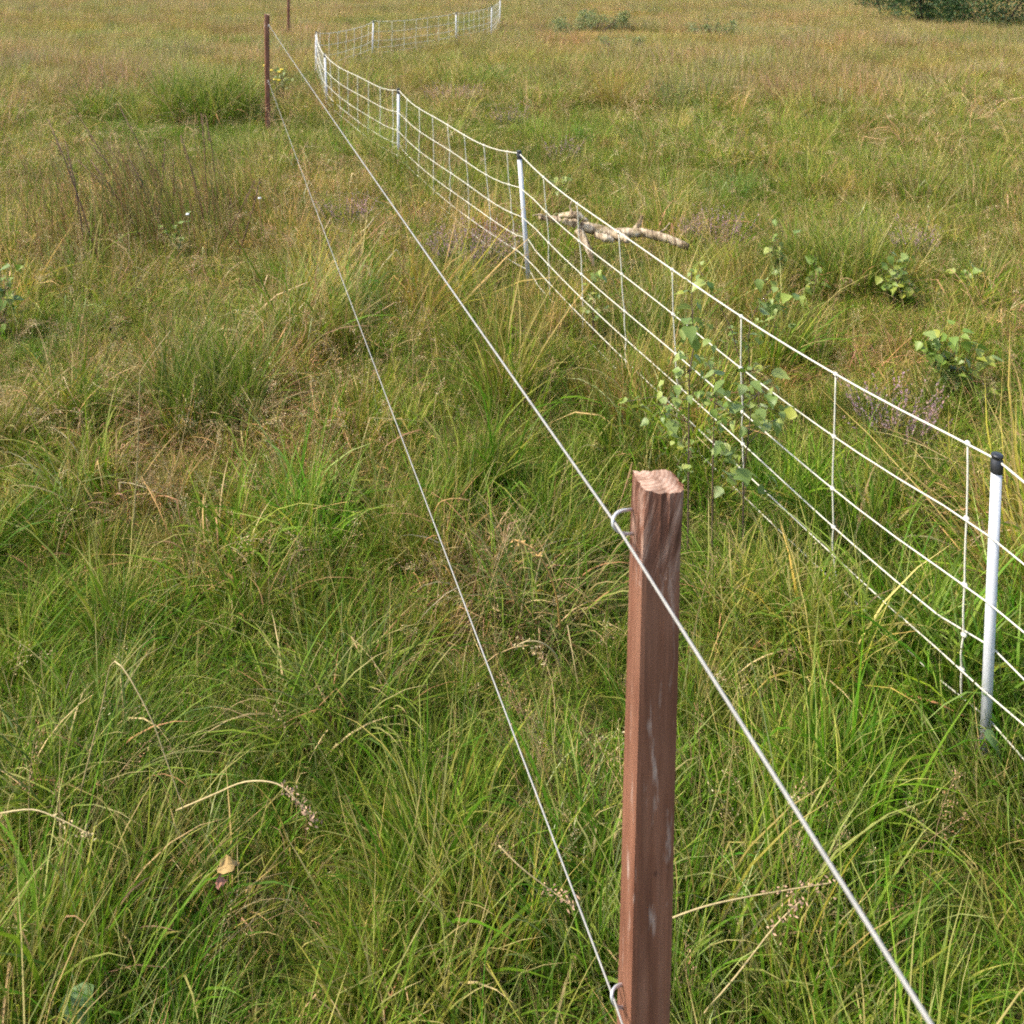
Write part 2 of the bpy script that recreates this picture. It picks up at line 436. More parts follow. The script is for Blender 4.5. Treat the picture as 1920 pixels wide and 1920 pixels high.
def build_protos():
    rg = np.random.default_rng(21)
    G = [P['lush'], P['lush'], P['green'], P['green'], P['yellow']]
    G2 = [P['green'], P['yellow'], P['olive'], P['green']]
    D = [P['straw'], P['tan'], P['tan'], P['pink'], P['olive'], P['pale']]
    Y4 = [P['yellow'], P['olive'], P['green'], P['straw']]
    def family(setname, n1, n2, wm, sg, k_):
        for k in range(10):   # 0-9 short green sward
            proto(setname, join([blades(rg, int(26 * n1), .055 * k_, (.08, .22), (.0025 * wm, .0048 * wm), (.25, .2), (.1, 1.2), G, .15, sg),
                                 blades(rg, int(6 * n1), .06 * k_, (.08, .2), (.002 * wm, .004 * wm), (.6, .4), (.2, 1.6), D, 0, sg, .3)]), None)
        for k in range(8):    # 10-17 long arching green
            proto(setname, join([blades(rg, int(14 * n1), .035 * k_, (.18, .36), (.003 * wm, .0055 * wm), (.22, .15), (.3, 1.7), G, .3, n2, .12),
                                 blades(rg, int(9 * n1), .05 * k_, (.1, .24), (.0025 * wm, .0045 * wm), (.3, .2), (.1, 1.0), G2, .2, sg)]), None)
        for k in range(8):    # 18-25 dry tangle
            proto(setname, join([blades(rg, int(15 * n1), .06 * k_, (.12, .34), (.0018 * wm, .0038 * wm), (.7, .4), (.2, 2.0), D, 0, n2, .45),
                                 blades(rg, int(9 * n1), .06 * k_, (.1, .24), (.0025 * wm, .004 * wm), (.3, .25), (.1, 1.3), G2, .4, sg)]), None)
        for k in range(6):    # 26-31 yellowing moor grass, upright
            proto(setname, blades(rg, int(25 * n1), .045 * k_, (.18, .40), (.0019 * wm, .0036 * wm), (.12, .09), (.05, .7), Y4, .55, sg), None)
    family('sward', .92, 6, 1.22, 4, 1.0)
    family('middle', 1.0, 4, 1.15, 3, 1.6)
    SC = [P['straw'], P['tan'], P['pale']]
    for k in range(6):    # 0-5 loose pale bent heads
        proto('seed', seed_stem(rg, rg.uniform(.32, .52), .12, rg.uniform(.3, 1.1), P['straw'] * .8, SC, 46, .36, .030, .0018, (.005, .010)), None)
    for k in range(5):    # 6-10 nodding dense heads
        proto('seed', seed_stem(rg, rg.uniform(.34, .55), .18, rg.uniform(1.0, 2.0), P['straw'], [P['pale'], P['tan'], P['pink']], 60, .24, .012, .0018, (.005, .010)), None)
    for k in range(5):    # 11-15 pinkish brown heads
        proto('seed', seed_stem(rg, rg.uniform(.34, .56), .1, rg.uniform(.1, .7), P['tan'] * .8, [P['pink'], P['rust'], P['tan']], 54, .3, .02, .0018, (.005, .010)), None)
    for k in range(4):    # 16-19 tall thin moor grass stems
        proto('seed', seed_stem(rg, rg.uniform(.55, .75), .08, rg.uniform(.0, .25), P['rust'] * .7, [P['rust'], P['pink']], 36, .3, .008, .0015, (.005, .009)), None)
    GF = [P['green'], P['yellow'], P['olive'], P['yellow']]
    DF = [P['tan'], P['straw'], P['pink'], P['olive'], P['yellow'], P['olive']]
    for k in range(12):   # low dense sward, shade of the gaps put into its darker colours
        proto('under', blades(rg, 24, .07, (.05, .17), (.003, .0058), (.35, .25), (.1, 1.3), G + G + [P['dark'], P['olive'], P['tan']], .15, 2), None)
    for k in range(8):    # 0-7 green
        proto('far', join([blades(rg, 24, .12, (.12, .30), (.005, .010), (.22, .18), (.1, 1.0), GF, .35, 2),
                           blades(rg, 7, .12, (.2, .38), (.004, .007), (.2, .2), (.1, 1.0), DF, 0, 2)]), None)
    for k in range(8):    # 8-15 brown haze of flowering grass
        proto('far', join([blades(rg, 16, .12, (.12, .30), (.005, .010), (.22, .18), (.1, 1.0), GF, .5, 2),
                           blades(rg, 15, .13, (.22, .44), (.0035, .007), (.12, .1), (.05, .5), DF, 0, 2)]), None)
build_protos()

def assemble(setname, pos, rot, scl, idx, tint):
    VS, CS, QS, TS = [], [], [], []; off = 0
    cx, sx = np.cos(rot[:, 0]), np.sin(rot[:, 0]); cy, sy = np.cos(rot[:, 1]), np.sin(rot[:, 1])
    cz, sz = np.cos(rot[:, 2]), np.sin(rot[:, 2])
    for k, (v, q, t, c) in enumerate(protos[setname]):
        w_ = np.nonzero(idx == k)[0]
        if not len(w_): continue
        m = len(w_); nv = len(v)
        p = v[None] * scl[w_][:, None, :]
        x, y, z = p[..., 0], p[..., 1], p[..., 2]
        a = lambda r: r[w_][:, None]
        x, y = x * a(cz) - y * a(sz), x * a(sz) + y * a(cz)
        y, z = y * a(cx) - z * a(sx), y * a(sx) + z * a(cx)
        x, z = x * a(cy) + z * a(sy), -x * a(sy) + z * a(cy)
        P_ = np.stack([x, y, z], -1) + pos[w_][:, None, :]
        VS.append(P_.reshape(-1, 3)); CS.append((c[None] * tint[w_][:, None, :]).reshape(-1, 3))
        o = off + np.arange(m)[:, None, None] * nv
        QS.append((q[None] + o).reshape(-1, 4)); TS.append((t[None] + o).reshape(-1, 3)); off += m * nv
    return np.concatenate(VS), np.concatenate(CS), np.concatenate(QS), np.concatenate(TS)
def big_mesh(name, data, mat):
    V, C, Q, T = data
    me = bpy.data.meshes.new(name)
    me.vertices.add(len(V)); me.vertices.foreach_set('co', V.astype(np.float32).ravel())
    li = np.concatenate([Q.ravel(), T.ravel()]).astype(np.int32)
    ls = np.concatenate([np.arange(len(Q)) * 4, len(Q) * 4 + np.arange(len(T)) * 3]).astype(np.int32)
    me.loops.add(len(li)); me.loops.foreach_set('vertex_index', li)
    me.polygons.add(len(ls)); me.polygons.foreach_set('loop_start', ls)
    me.update(calc_edges=True)
    fill(me, mat, C)
    print('TRIS', name, len(Q) * 2 + len(T))
    return me
def lay(name, setname, mat, pos, rot, scl, idx, tint, label, cat):
    """set a tuft at every point, all of them in one mesh"""
    me = big_mesh(name, assemble(setname, pos, rot, scl, idx, tint), mat)
    o = bpy.data.objects.new(name, me); col.objects.link(o)
    return tag(o, label, cat, kind='stuff')

def turf_tiles(name, setname, kinds, size, dens, nvar, sc_, hv):
    """square turfs of many tufts; kinds = list of index ranges, nvar turfs of each"""
    c = bpy.data.collections.new(name); n = 0; rg = np.random.default_rng(77)
    for (a, b_) in kinds:
        for _ in range(nvar):
            m = int(size * size * dens)
            pos = np.stack([rg.uniform(-.5, .5, m) * size, rg.uniform(-.5, .5, m) * size, np.zeros(m)], 1)
            rot = np.stack([rg.normal(0, .12, m), rg.normal(0, .12, m), rg.uniform(0, 6.283, m)], 1)
            hN = 1 + hv * vnoise(pos[:, 0] * 2.2 + 40 + n * 9, pos[:, 1] * 2.2 + 40)
            q = rg.uniform(.75, 1.2, m) * hN
            tn = rg.uniform(.8, 1.2, (m, 1)) * np.ones((1, 3)) * (1 + .08 * rg.normal(0, 1, (m, 3)))
            me = big_mesh('%s_%03d' % (name, n), assemble(setname, pos, rot, np.stack([q * sc_, q * sc_, q], 1), rg.integers(a, b_, m), tn), M_TILE)
            o = bpy.data.objects.new('%s_%03d' % (name, n), me); c.objects.link(o); n += 1
    g = bpy.data.node_groups.new('spread_' + name, 'GeometryNodeTree')
    g.interface.new_socket('Geometry', in_out='INPUT', socket_type='NodeSocketGeometry')
    g.interface.new_socket('Geometry', in_out='OUTPUT', socket_type='NodeSocketGeometry')
    N = g.nodes; L = g.links
    gi = N.new('NodeGroupInput'); go = N.new('NodeGroupOutput')
    ip = N.new('GeometryNodeInstanceOnPoints'); ci = N.new('GeometryNodeCollectionInfo')
    ci.inputs['Collection'].default_value = c
    ci.inputs['Separate Children'].default_value = True; ci.inputs['Reset Children'].default_value = True
    def na(nm, ty):
        a = N.new('GeometryNodeInputNamedAttribute'); a.data_type = ty; a.inputs['Name'].default_value = nm
        return a.outputs['Attribute']
    er = N.new('FunctionNodeEulerToRotation'); L.new(na('rot', 'FLOAT_VECTOR'), er.inputs[0])
    L.new(gi.outputs[0], ip.inputs['Points']); L.new(ci.outputs[0], ip.inputs['Instance'])
    ip.inputs['Pick Instance'].default_value = True
    L.new(na('idx', 'INT'), ip.inputs['Instance Index']); L.new(er.outputs[0], ip.inputs['Rotation'])
    L.new(na('scl', 'FLOAT_VECTOR'), ip.inputs['Scale']); L.new(ip.outputs[0], go.inputs[0])
    return g
def spread(name, g, pos, rz, scl, idx, tint, label, cat):
    nP = len(pos); me = bpy.data.meshes.new(name); me.vertices.add(nP)
    me.vertices.foreach_set('co', np.asarray(pos, dtype=np.float32).ravel())
    e = .2
    sx = (soil(pos[:, 0] + e, pos[:, 1]) - soil(pos[:, 0] - e, pos[:, 1])) / (2 * e)
    sy = (soil(pos[:, 0], pos[:, 1] + e) - soil(pos[:, 0], pos[:, 1] - e)) / (2 * e)
    rot = np.array([(Matrix.Rotation(-math.atan(a), 3, 'Y') @ Matrix.Rotation(math.atan(b_), 3, 'X') @ Matrix.Rotation(z, 3, 'Z')).to_euler()[:] for a, b_, z in zip(sx, sy, rz)])
    a = me.attributes.new('rot', 'FLOAT_VECTOR', 'POINT'); a.data.foreach_set('vector', rot.astype(np.float32).ravel())
    a = me.attributes.new('scl', 'FLOAT_VECTOR', 'POINT'); a.data.foreach_set('vector', np.asarray(scl, dtype=np.float32).ravel())
    a = me.attributes.new('idx', 'INT', 'POINT'); a.data.foreach_set('value', np.asarray(idx, dtype=np.int32))
    t4 = np.ones((nP, 4), dtype=np.float32); t4[:, :3] = tint
    a = me.attributes.new('tint', 'FLOAT_COLOR', 'POINT'); a.data.foreach_set('color', t4.ravel())
    me.update(); o = bpy.data.objects.new(name, me); col.objects.link(o)
    md = o.modifiers.new('spread', 'NODES'); md.node_group = g
    return tag(o, label, cat, kind='stuff')
def grid_points(y0, y1, step, margin):
    n = int((y1 - y0) / step) + 1; P_ = []
    for i in range(n):
        y = y0 + (i + .5) * step; W = 0.56 * (y + step) + margin; m = int(W / step) + 1
        for j in range(-m, m + 1): P_.append(((j + (.5 if i % 2 else 0)) * step, y))
    a = np.array(P_)
    return a[:, 0] + rng.uniform(-.1, .1, len(a)) * step, a[:, 1] + rng.uniform(-.1, .1, len(a)) * step

# ------------------------------------------------------------------ where which grass grows
DRYB = [(290, 785, 350, 130, .48), (430, 770, 150, 60, .4), (920, 1090, 190, 110, .5), (90, 350, 190, 130, .3),
        (640, 440, 130, 90, .35), (560, 900, 130, 150, .2), (150, 1480, 220, 110, .35), (90, 1660, 140, 90, .35),
        (1560, 1700, 200, 120, .3), (1590, 610, 90, 45, .6), (1680, 560, 130, 35, .45), (1450, 880, 60, 60, .45),
        (200, 1000, 200, 100, .15), (830, 420, 160, 60, .35), (1020, 1500, 110, 130, .3), (540, 1560, 110, 60, .3),
        (1750, 930, 120, 50, .4), (1360, 1430, 90, 90, .25), (1180, 480, 120, 50, .3), (330, 260, 200, 50, .1)]
GRNB = [(830, 620, 170, 120, .35), (1000, 880, 260, 120, .35), (1400, 1050, 200, 150, .45), (120, 1170, 170, 90, .4),
        (650, 1330, 260, 150, .3), (700, 1760, 380, 190, .4), (150, 1900, 250, 120, .25), (1700, 1350, 220, 200, .3),
        (1850, 1750, 200, 200, .2), (310, 225, 190, 32, .6), (880, 130, 200, 60, .35), (1250, 650, 130, 60, .2),
        (1780, 800, 140, 70, .3), (480, 620, 160, 80, .2), (400, 170, 120, 40, .5), (1300, 230, 200, 60, .15)]
SEEDB = [(1560, 1690, 170, 90, .9), (1020, 1480, 110, 120, .8), (480, 860, 190, 130, .9), (230, 760, 320, 100, .9),
         (920, 800, 90, 80, .5), (560, 1570, 110, 70, .5), (60, 1640, 120, 100, .6), (1300, 1400, 80, 100, .5),
         (100, 400, 200, 150, .5), (640, 400, 160, 90, .5), (950, 1080, 150, 90, .4), (700, 690, 160, 80, .4)]
def blob(u, v, lst):
    r = np.zeros_like(u)
    for (a, b_, ra, rb, s) in lst:
        r = r + s * np.exp(-((u - a) / ra) ** 2 - ((v - b_) / rb) ** 2)
    return r
def maps(x, y):
    z = soil(x, y) + EFF
    u, v = pix(x, y, z)
    nb = 0.55 * vnoise(x * 1.1 + 50, y * 1.1 + 9) + 0.35 * vnoise(x * 3.1, y * 3.1 + 40)
    dry = 0.10 + 0.37 * sstep(2.4, 4.6, y) + 0.06 * sstep(6, 16, y) + 0.30 * nb + 0.22 * vnoise(x * .3 + 12, y * .3 + 60) * sstep(8, 16, y) + blob(u, v, DRYB) - blob(u, v, GRNB)
    seed = 0.10 + 0.22 * sstep(3, 6, y) + 0.12 * vnoise(x * 1.7 + 90, y * 1.7) + blob(u, v, SEEDB) - 0.35 * blob(u, v, GRNB)
    return np.clip(dry, 0, 1), np.clip(seed, 0, 1.2), u, v

def points(y0, y1, dens, margin=1.5):
    W = 0.56 * y1 + margin
    nP = int(2 * W * (y1 - y0) * dens)
    x = rng.uniform(-W, W, nP); y = rng.uniform(y0, y1, nP)
    k = np.abs(x) < 0.56 * y + margin
    return x[k], y[k]
KEEPOUT = []      # filled with post feet: (x, y, r)

_cr = np.random.default_rng(99)
CELL = np.stack([_cr.uniform(-9, 9, 2600), _cr.uniform(.4, 14.5, 2600)], 1)
_k = np.abs(CELL[:, 0]) < .56 * CELL[:, 1] + 1.6
CELL = CELL[_k]; _n = len(CELL)
C_DRY = _cr.normal(0, .20, _n); C_H = np.clip(_cr.normal(1.0, .32, _n), .5, 1.9)
C_T = np.exp(_cr.normal(0, .13, (_n, 1))) * (1 + .07 * _cr.normal(0, 1, (_n, 3)) * np.array([1, .4, .6])); C_LX = _cr.normal(0, .16, (_n, 2))
def cells(x, y):
    """which plant clump a point belongs to, and how far towards its edge it lies"""
    w_ = np.empty(len(x), int); e = np.empty(len(x))
    for a in range(0, len(x), 4000):
        d = np.hypot(x[a:a + 4000, None] - CELL[None, :, 0], y[a:a + 4000, None] - CELL[None, :, 1])
        o = np.argpartition(d, 1, axis=1)[:, :2]; dd = np.take_along_axis(d, o, 1)
        f = dd[:, 0] <= dd[:, 1]
        w_[a:a + 4000] = np.where(f, o[:, 0], o[:, 1]); e[a:a + 4000] = dd.min(1) / np.maximum(dd.max(1), 1e-6)
    return w_, e
FEAT = []         # plants and things that keep the grass short around them: (x, y, r, factor)

def lay_sward():
    for name, setname, zones, lb in (
            ('meadow_grass', 'sward', ((0.75, 2.6, 400), (2.6, 4.6, 250)), 'tangled green and straw coloured grass in the foreground'),
            ('meadow_grass', 'middle', ((4.6, 8.0, 108), (8.0, 13.5, 52)), 'green and tan meadow grass in the middle of the field')):
        xs_, ys_ = [], []
        for (a, b_, d) in zones:
            x, y = points(a, b_, d, 1.0); xs_.append(x); ys_.append(y)
        x = np.concatenate(xs_); y = np.concatenate(ys_)
        for (px, py, pr) in KEEPOUT:
            k = np.hypot(x - px, y - py) > pr; x = x[k]; y = y[k]
        dry, seed, u, v = maps(x, y); nP = len(x); cw, ce = cells(x, y)
        dry = np.clip(dry + C_DRY[cw], 0, 1)
        r = rng.random(nP); r2 = rng.random(nP)
        isd = r < np.clip(dry * 1.0 - 0.02, 0, 0.85)
        up = (~isd) & (r2 < 0.14 + 0.40 * sstep(3, 6, y))
        lng = (~isd) & (~up) & (r2 > 0.70)
        idx = rng.integers(0, 10, nP)
        idx = np.where(lng, 10 + rng.integers(0, 8, nP), idx)
        idx = np.where(isd, 18 + rng.integers(0, 8, nP), idx)
        idx = np.where(up, 26 + rng.integers(0, 6, nP), idx)
        hN = 1 + 0.32 * vnoise(x * 1.3 + 5, y * 1.3 + 77) + 0.22 * vnoise(x * 3.7, y * 3.7)
        s = rng.uniform(0.7, 1.15, nP) * hN * (1.10 - .04 * sstep(3.4, 6, y)) * C_H[cw] * (1.15 - .6 * ce ** 2)
        for (fx, fy, fr, ff) in FEAT:
            s = s * (1 - (1 - ff) * np.exp(-((x - fx) ** 2 + (y - fy) ** 2) / fr ** 2))
        fl = 1.0 + 0.3 * sstep(7, 13, y)
        scl = np.stack([np.maximum(s, .6) * fl, np.maximum(s, .6) * fl, s], 1)
        rot = np.stack([rng.normal(0, .12, nP) + C_LX[cw, 0], rng.normal(0, .12, nP) + C_LX[cw, 1], rng.uniform(0, 6.283, nP)], 1)
        g = np.clip(dry, 0, 1)[:, None]
        tn = (np.array([0.80, 1.02, 0.64]) * (1 - g) + np.array([1.2, 1.0, 1.03]) * g) * C_T[cw]
        tn = tn * rng.uniform(0.8, 1.2, (nP, 1)) * (1 + 0.1 * rng.normal(0, 1, (nP, 3)) * np.array([1, .5, .8]))
        lay(name, setname, M_GRASS, np.stack([x, y, soil(x, y)], 1), rot, scl, idx, np.clip(tn, .4, 1.8), lb, 'grass')

def lay_far():
    g = turf_tiles('far_turf', 'far', [(0, 8), (8, 16)], 1.3, 42, 5, 1.0, .35)
    x, y = grid_points(12.2, 62.0, 1.12, 1.5); nP = len(x)
    dry, seed, u, v = maps(x, y)
    isd = rng.random(nP) < np.clip(dry * 1.25 - .12, 0.04, 0.94)
    idx = np.where(isd, 5, 0) + rng.integers(0, 5, nP)
    q = (1 + 0.25 * vnoise(x * .5 + 5, y * .5 + 77)) * rng.uniform(.9, 1.1, nP)
    for (fx, fy, fr, ff) in FEAT:
        q = q * (1 - (1 - ff) * np.exp(-((x - fx) ** 2 + (y - fy) ** 2) / fr ** 2))
    dd = dry[:, None]
    tn = (np.array([0.92, 1.0, 0.9]) * (1 - dd) + np.array([1.0, 1.0, .97]) * dd) * 1.06 * rng.uniform(0.84, 1.1, (nP, 1)) * (1 + .07 * rng.normal(0, 1, (nP, 3)) * np.array([1, .5, 1]))
    spread('moor_grass', g, np.stack([x, y, soil(x, y) * (y < 40) + 0.18 * (y >= 40)], 1), rng.uniform(0, 6.283, nP),
           np.stack([np.ones(nP), np.ones(nP), q], 1), idx, tn, 'hazy olive and brown flowering grass filling the far field', 'grass')
def lay_under():
    g = turf_tiles('low_turf', 'under', [(0, 12)], .8, 420, 6, 1.0, .3)
    x, y = grid_points(0.5, 13.0, .72, .9); nP = len(x)
    dry, seed, u, v = maps(x, y); dd = dry[:, None]
    tn = (np.array([0.74, .92, 0.62]) * (1 - dd) + np.array([1.2, 1.03, .98]) * dd) * rng.uniform(0.92, 1.08, (nP, 1))  # green end tinted darker, painting shade between the taller tufts
    spread('low_grass', g, np.stack([x, y, soil(x, y)], 1), rng.uniform(0, 6.283, nP), np.ones((nP, 3)) * np.array([1, 1, .78]), rng.integers(0, 6, nP), tn,
           'short dense grass between the taller meadow grass', 'grass')

def lay_seed():
    xs_, ys_ = [], []
    for (a, b_, d) in ((0.9, 3.0, 260), (3.0, 6.0, 160), (6.0, 14.0, 52)):
        x, y = points(a, b_, d, .8); xs_.append(x); ys_.append(y)
    x = np.concatenate(xs_); y = np.concatenate(ys_)
    dry, seed, u, v = maps(x, y)
    k = rng.random(len(x)) < np.clip(seed, 0.03, 1)
    x, y, dry = x[k], y[k], dry[k]; nP = len(x)
    r = rng.random(nP)
    idx = np.where(r < .36, rng.integers(0, 6, nP), np.where(r < .56, 6 + rng.integers(0, 5, nP), np.where(r < .86, 11 + rng.integers(0, 5, nP), 16 + rng.integers(0, 4, nP))))
    idx = np.where((idx >= 16) & (y < 3), 11, idx)
    s = rng.uniform(0.7, 1.1, nP) * np.where(y < 3, 0.72, 0.85); fl = 1 + 1.2 * sstep(4, 11, y)
    scl = np.stack([s * fl, s * fl, s], 1)
    lean = np.where(y < 4, .38, .16)
    rot = np.stack([rng.normal(0, 1, nP) * lean, rng.normal(0, 1, nP) * lean, rng.uniform(0, 6.283, nP)], 1)
    tn = np.ones((nP, 3)) * rng.uniform(0.75, 1.2, (nP, 1))
    lay('grass_seed_heads', 'seed', M_SEED, np.stack([x, y, soil(x, y)], 1), rot, scl, idx, tn,
        'tan and pinkish flowering grass heads standing above the sward', 'seed heads')

# ------------------------------------------------------------------ wooden posts and plain wires
def wood_post(name, foot, top, side, rz, label, fine):
    """square reddish stake: foot and top are axis points, side its width"""
    root = empty(name, foot)
    ax = (top - foot); H = ax.length; lx, ly = ax.x / ax.z, ax.y / ax.z
    nr = 96 if fine else 14; nc = 48 if fine else 12
    rg = np.random.default_rng(int(foot.y * 100) + 3)
    ph = rg.uniform(0, 6.28, 12)
    V = []; Fc = []; mi = []
    cR, sR = math.cos(rz), math.sin(rz)
    for i in range(nr + 1):
        s = i / nr; s = 1 - (1 - s) ** 1.7
        z = -0.25 + (H + 0.25) * s; t = (z / H)
        k = float(sstep(0.87, 1.0, t))
        for j in range(nc):
            a = 2 * math.pi * j / nc
            e = 34.0 - 28.0 * k                               # squircle, rounder at the gnarled top
            q = (abs(math.cos(a)) ** e + abs(math.sin(a)) ** e) ** (-1 / e)
            r = side * 0.5 * q * (0.97 + 0.035 * math.sin(3 * t + ph[0]) + 0.16 * k * k * max(0, math.cos(a + 0.3)))
            tw = a + 0.9 * (1 - t) * 6 * k * 0.25
            gr = sum(math.sin(tw * f + ph[int(f) % 12]) for f in (9, 14, 19)) / 3
            r *= 1 + (0.075 * k * gr if fine else 0)
            r *= 1 + 0.008 * math.sin(a * 5 + z * 17 + ph[1])
            x, y = r * math.cos(a), r * math.sin(a)
            zz = z
            if i == nr: zz += 0.002 * math.sin(a * 2 + 0.6) - 0.16 * x + 0.05 * y + 0.0008 * math.sin(a * 11)
            V.append(Vector((x * cR - y * sR + lx * z, x * sR + y * cR + ly * z, zz)))
    for i in range(nr):
        for j in range(nc):
            a = i * nc + j; b_ = i * nc + (j + 1) % nc
            Fc.append((a, b_, b_ + nc, a + nc))
            zt = V[a].z / H
            mi.append(1 if (fine and zt > 0.90 + 0.015 * math.sin(j * 1.7)) else 0)
    body = mesh_obj('stake', V, Fc, None, root, mats=[M_WOOD, M_WOODGROOVE], mi=mi, smooth=False)
    ring = [V[nr * nc + j] for j in range(nc)]
    c0 = sum(ring, Vector()) / nc
    tv = [v.copy() for v in ring] + [c0 + (v - c0) * 0.9 + Vector((0, 0, 0.0012)) for j, v in enumerate(ring)] + [c0 + Vector((0, 0, 0.0016))]
    tf = [(j, (j + 1) % nc, nc + (j + 1) % nc, nc + j) for j in range(nc)] + [(nc + j, nc + (j + 1) % nc, 2 * nc) for j in range(nc)]
    mesh_obj('sawn_top', tv, tf, M_WOODTOP, root, smooth=True)
    KEEPOUT.append((foot.x, foot.y, side * 0.62))
    tag(root, label, 'fence post', 'wooden fence posts')
    return root

def foot_of(p): return Vector((p.x, p.y, float(soil(p.x, p.y))))
# nearest post
Y1 = 1.335
W1t = at(1231, 903, Y1); W1b = at(1206, 1900, Y1)
d_ = (W1b - W1t) / (W1b.z - W1t.z)
W1f = W1t + d_ * (float(soil(W1t.x, Y1)) - W1t.z)
post1 = wood_post('wooden_fence_post', W1f, W1t, 0.0600, R(11), 'reddish brown square fence post standing nearest, wire stapled to its side', True)
W2t = at(500, 27, 10.5); W2b = at(502, 222, 10.5)
W2f = Vector((W2b.x, W2b.y, float(soil(W2b.x, W2b.y))))
post2 = wood_post('wooden_fence_post', W2f, W2t, 0.055, R(12), 'brown wooden fence post at the far end of both wires', False)
W3b = gnd(541, 66); W3f = foot_of(W3b); W3t = W3f + Vector((0.01, 0, 1.30))
post3 = wood_post('wooden_fence_post', W3f, W3t, 0.07, R(12), 'farthest brown wooden post cut off by the top of the picture', False)

wu1 = at(1152, 979, 1.315); wl1 = at(1149, 1868, 1.315)
wu2 = at(504, 47, 10.46); wl2 = at(503, 152, 10.46)
_b = at(1745, 1920, 1.0); _t = (wu1.z - CAMZ) / (_b.z - CAMZ)
hdir = (Vector((0, 0, CAMZ)) + (_b - Vector((0, 0, CAMZ))) * _t - wu1).normalized()      # towards the next post beside the camera
def wire_path(a, b_, sag, n=24):
    return [a.lerp(b_, i / n) - Vector((0, 0, sag * 4 * (i / n) * (1 - i / n))) for i in range(n + 1)]
for (p1, p2, r, lb) in ((wu1, wu2, .0021, 'upper plain galvanised wire stapled near the tops of the wooden posts'),
                        (wl1, wl2, .0016, 'lower plain galvanised wire running close above the grass')):
    mb = MB()
    pts = [p1 + hdir * t for t in (9, 6, 4, 2.5, 1.5, 1, .6, .3)]
    pts += wire_path(p1, p2, 0.012)
    pts += [p2 + Vector((0.0, 0.03, 0.0)), p2 + Vector((-0.03, 0.05, -0.005))]
    mb.tube(pts, r, 8)
    o = mb.build('fence_wire', M_WIRE)
    tag(o, lb, 'wire', 'plain wires between the wooden posts')
# knot of grass caught on the lower wire is left to the grass; staples
def staple(root, anchor, wire, r, up):
    loc = root.location
    a = anchor - loc; w_ = wire - loc
    d = (w_ - a); L = d.length; d.normalize()
    z = Vector((0, 0, 1)); pts = []
    for i in range(15):
        t = math.pi * (i / 14)
        k = math.sin(t) ** 0.6
        pts.append(a + d * ((L + 0.004) * k) + z * (up * math.cos(t)) + Vector((0, 0.004 * math.cos(t), 0)))
    mb = MB(); mb.tube(pts, r, 8)
    return mb.build('staple', M_STAPLE, root)
staple(post1, at(1190, 978, 1.345), wu1, .0023, .0155)
staple(post1, at(1176, 1868, 1.345), wl1, .0023, .013)
staple(post2, at(500, 50, 10.5), wu2, .003, .012)
staple(post2, at(500, 155, 10.5), wl2, .003, .012)

# ------------------------------------------------------------------ electric netting
netp = [  # pixel of the post head, pixel of its visible foot, distance
    ((1870, 852), (1849, 1345), 2.373), ((973, 283), (989, 500), 5.43), ((747, 166), (747, 300), 8.65),
    ((609, 100), (613, 197), 11.9), ((593, 59), (592, 137), 14.9), ((700, 38), (698, 102), 18.0),
    ((855, 23), (855, 76), 20.9), ((922, 11), (921, 58), 23.7), ((938, -2), (937, 40), 27.0)]
root_net = empty('electric_net_fence', foot_of(gnd(989, 500)))
tag(root_net, 'white electric netting fence on slim white plastic posts with black caps, crossing the meadow', 'fence')
RL = root_net.location
HO = [0.0, .21, .38, .51, .612, .70]
heads = []; feet = []
for (tu, fu, Y) in netp:
    t = at(*tu, Y); f = at(*fu, Y); heads.append(t); feet.append(f)
def lerpv(a, b_, s): return a + (b_ - a) * s
axes = []
for k, (t, f) in enumerate(zip(heads, feet)):
    d = (f - t); d = d / abs(d.z); axes.append(d)
    gz_ = float(soil(f.x, f.y)); foot = t + d * (t.z - gz_ + 0.08)
    KEEPOUT.append((f.x, f.y, 0.02))
    r = 0.0130
    mb = MB(); ups = [foot, lerpv(foot, t, .5), t + d * 0.045]
    mb.tube([p - RL for p in ups], r, 14)
    po = mb.build('post', M_PLASTIC, root_net)
    mb = MB(); u_ = -d
    prof = [(.0150, -.046), (.0152, -.045), (.0152, -.014), (.0128, -.012), (.0128, -.007), (.0148, -.006), (.0148, -.001), (.0125, .0015)]
    pts = [t - RL + u_ * z for (_, z) in prof]
    mb.tube(pts, [q for q, _ in prof], 14)
    cp_ = mb.build('cap', M_CAP, po)
for k in range(4):
    n_ = max(2, int((feet[k + 1] - feet[k]).length / .4))
    for i in range(n_ + 1):
        q = feet[k].lerp(feet[k + 1], i / n_); FEAT.append((q.x - .05, q.y - .10, .22, 1.22))
FEAT.append((feet[0].x, feet[0].y - .10, .17, 1.75))
for (u_, v_) in ((240, 238), (330, 236), (430, 238)):
    q = gnd(u_, v_); FEAT.append((q.x, q.y - .1, .75, .6))
P0 = heads[0] + (heads[0] - heads[1]) * 1.0; P0.z = heads[0].z - 0.05
H2 = [P0] + heads; A2 = [axes[0]] + axes
def sag(s, amt=0.070): return amt * (1 - abs(2 * s - 1) ** 4)
rg = np.random.default_rng(4)
strand_fn = {}
def net_pt(k, s, h):
    """point on the net in span k (0 = before the first post) at s along, h below the heads"""
    a = H2[k] + A2[k] * h; b_ = H2[k + 1] + A2[k + 1] * h
    p = lerpv(a, b_, s); p.z -= sag(s, 0.070 if k < 6 else 0.05) * (1 - 0.3 * h / 0.7)
    return p
NS = 20
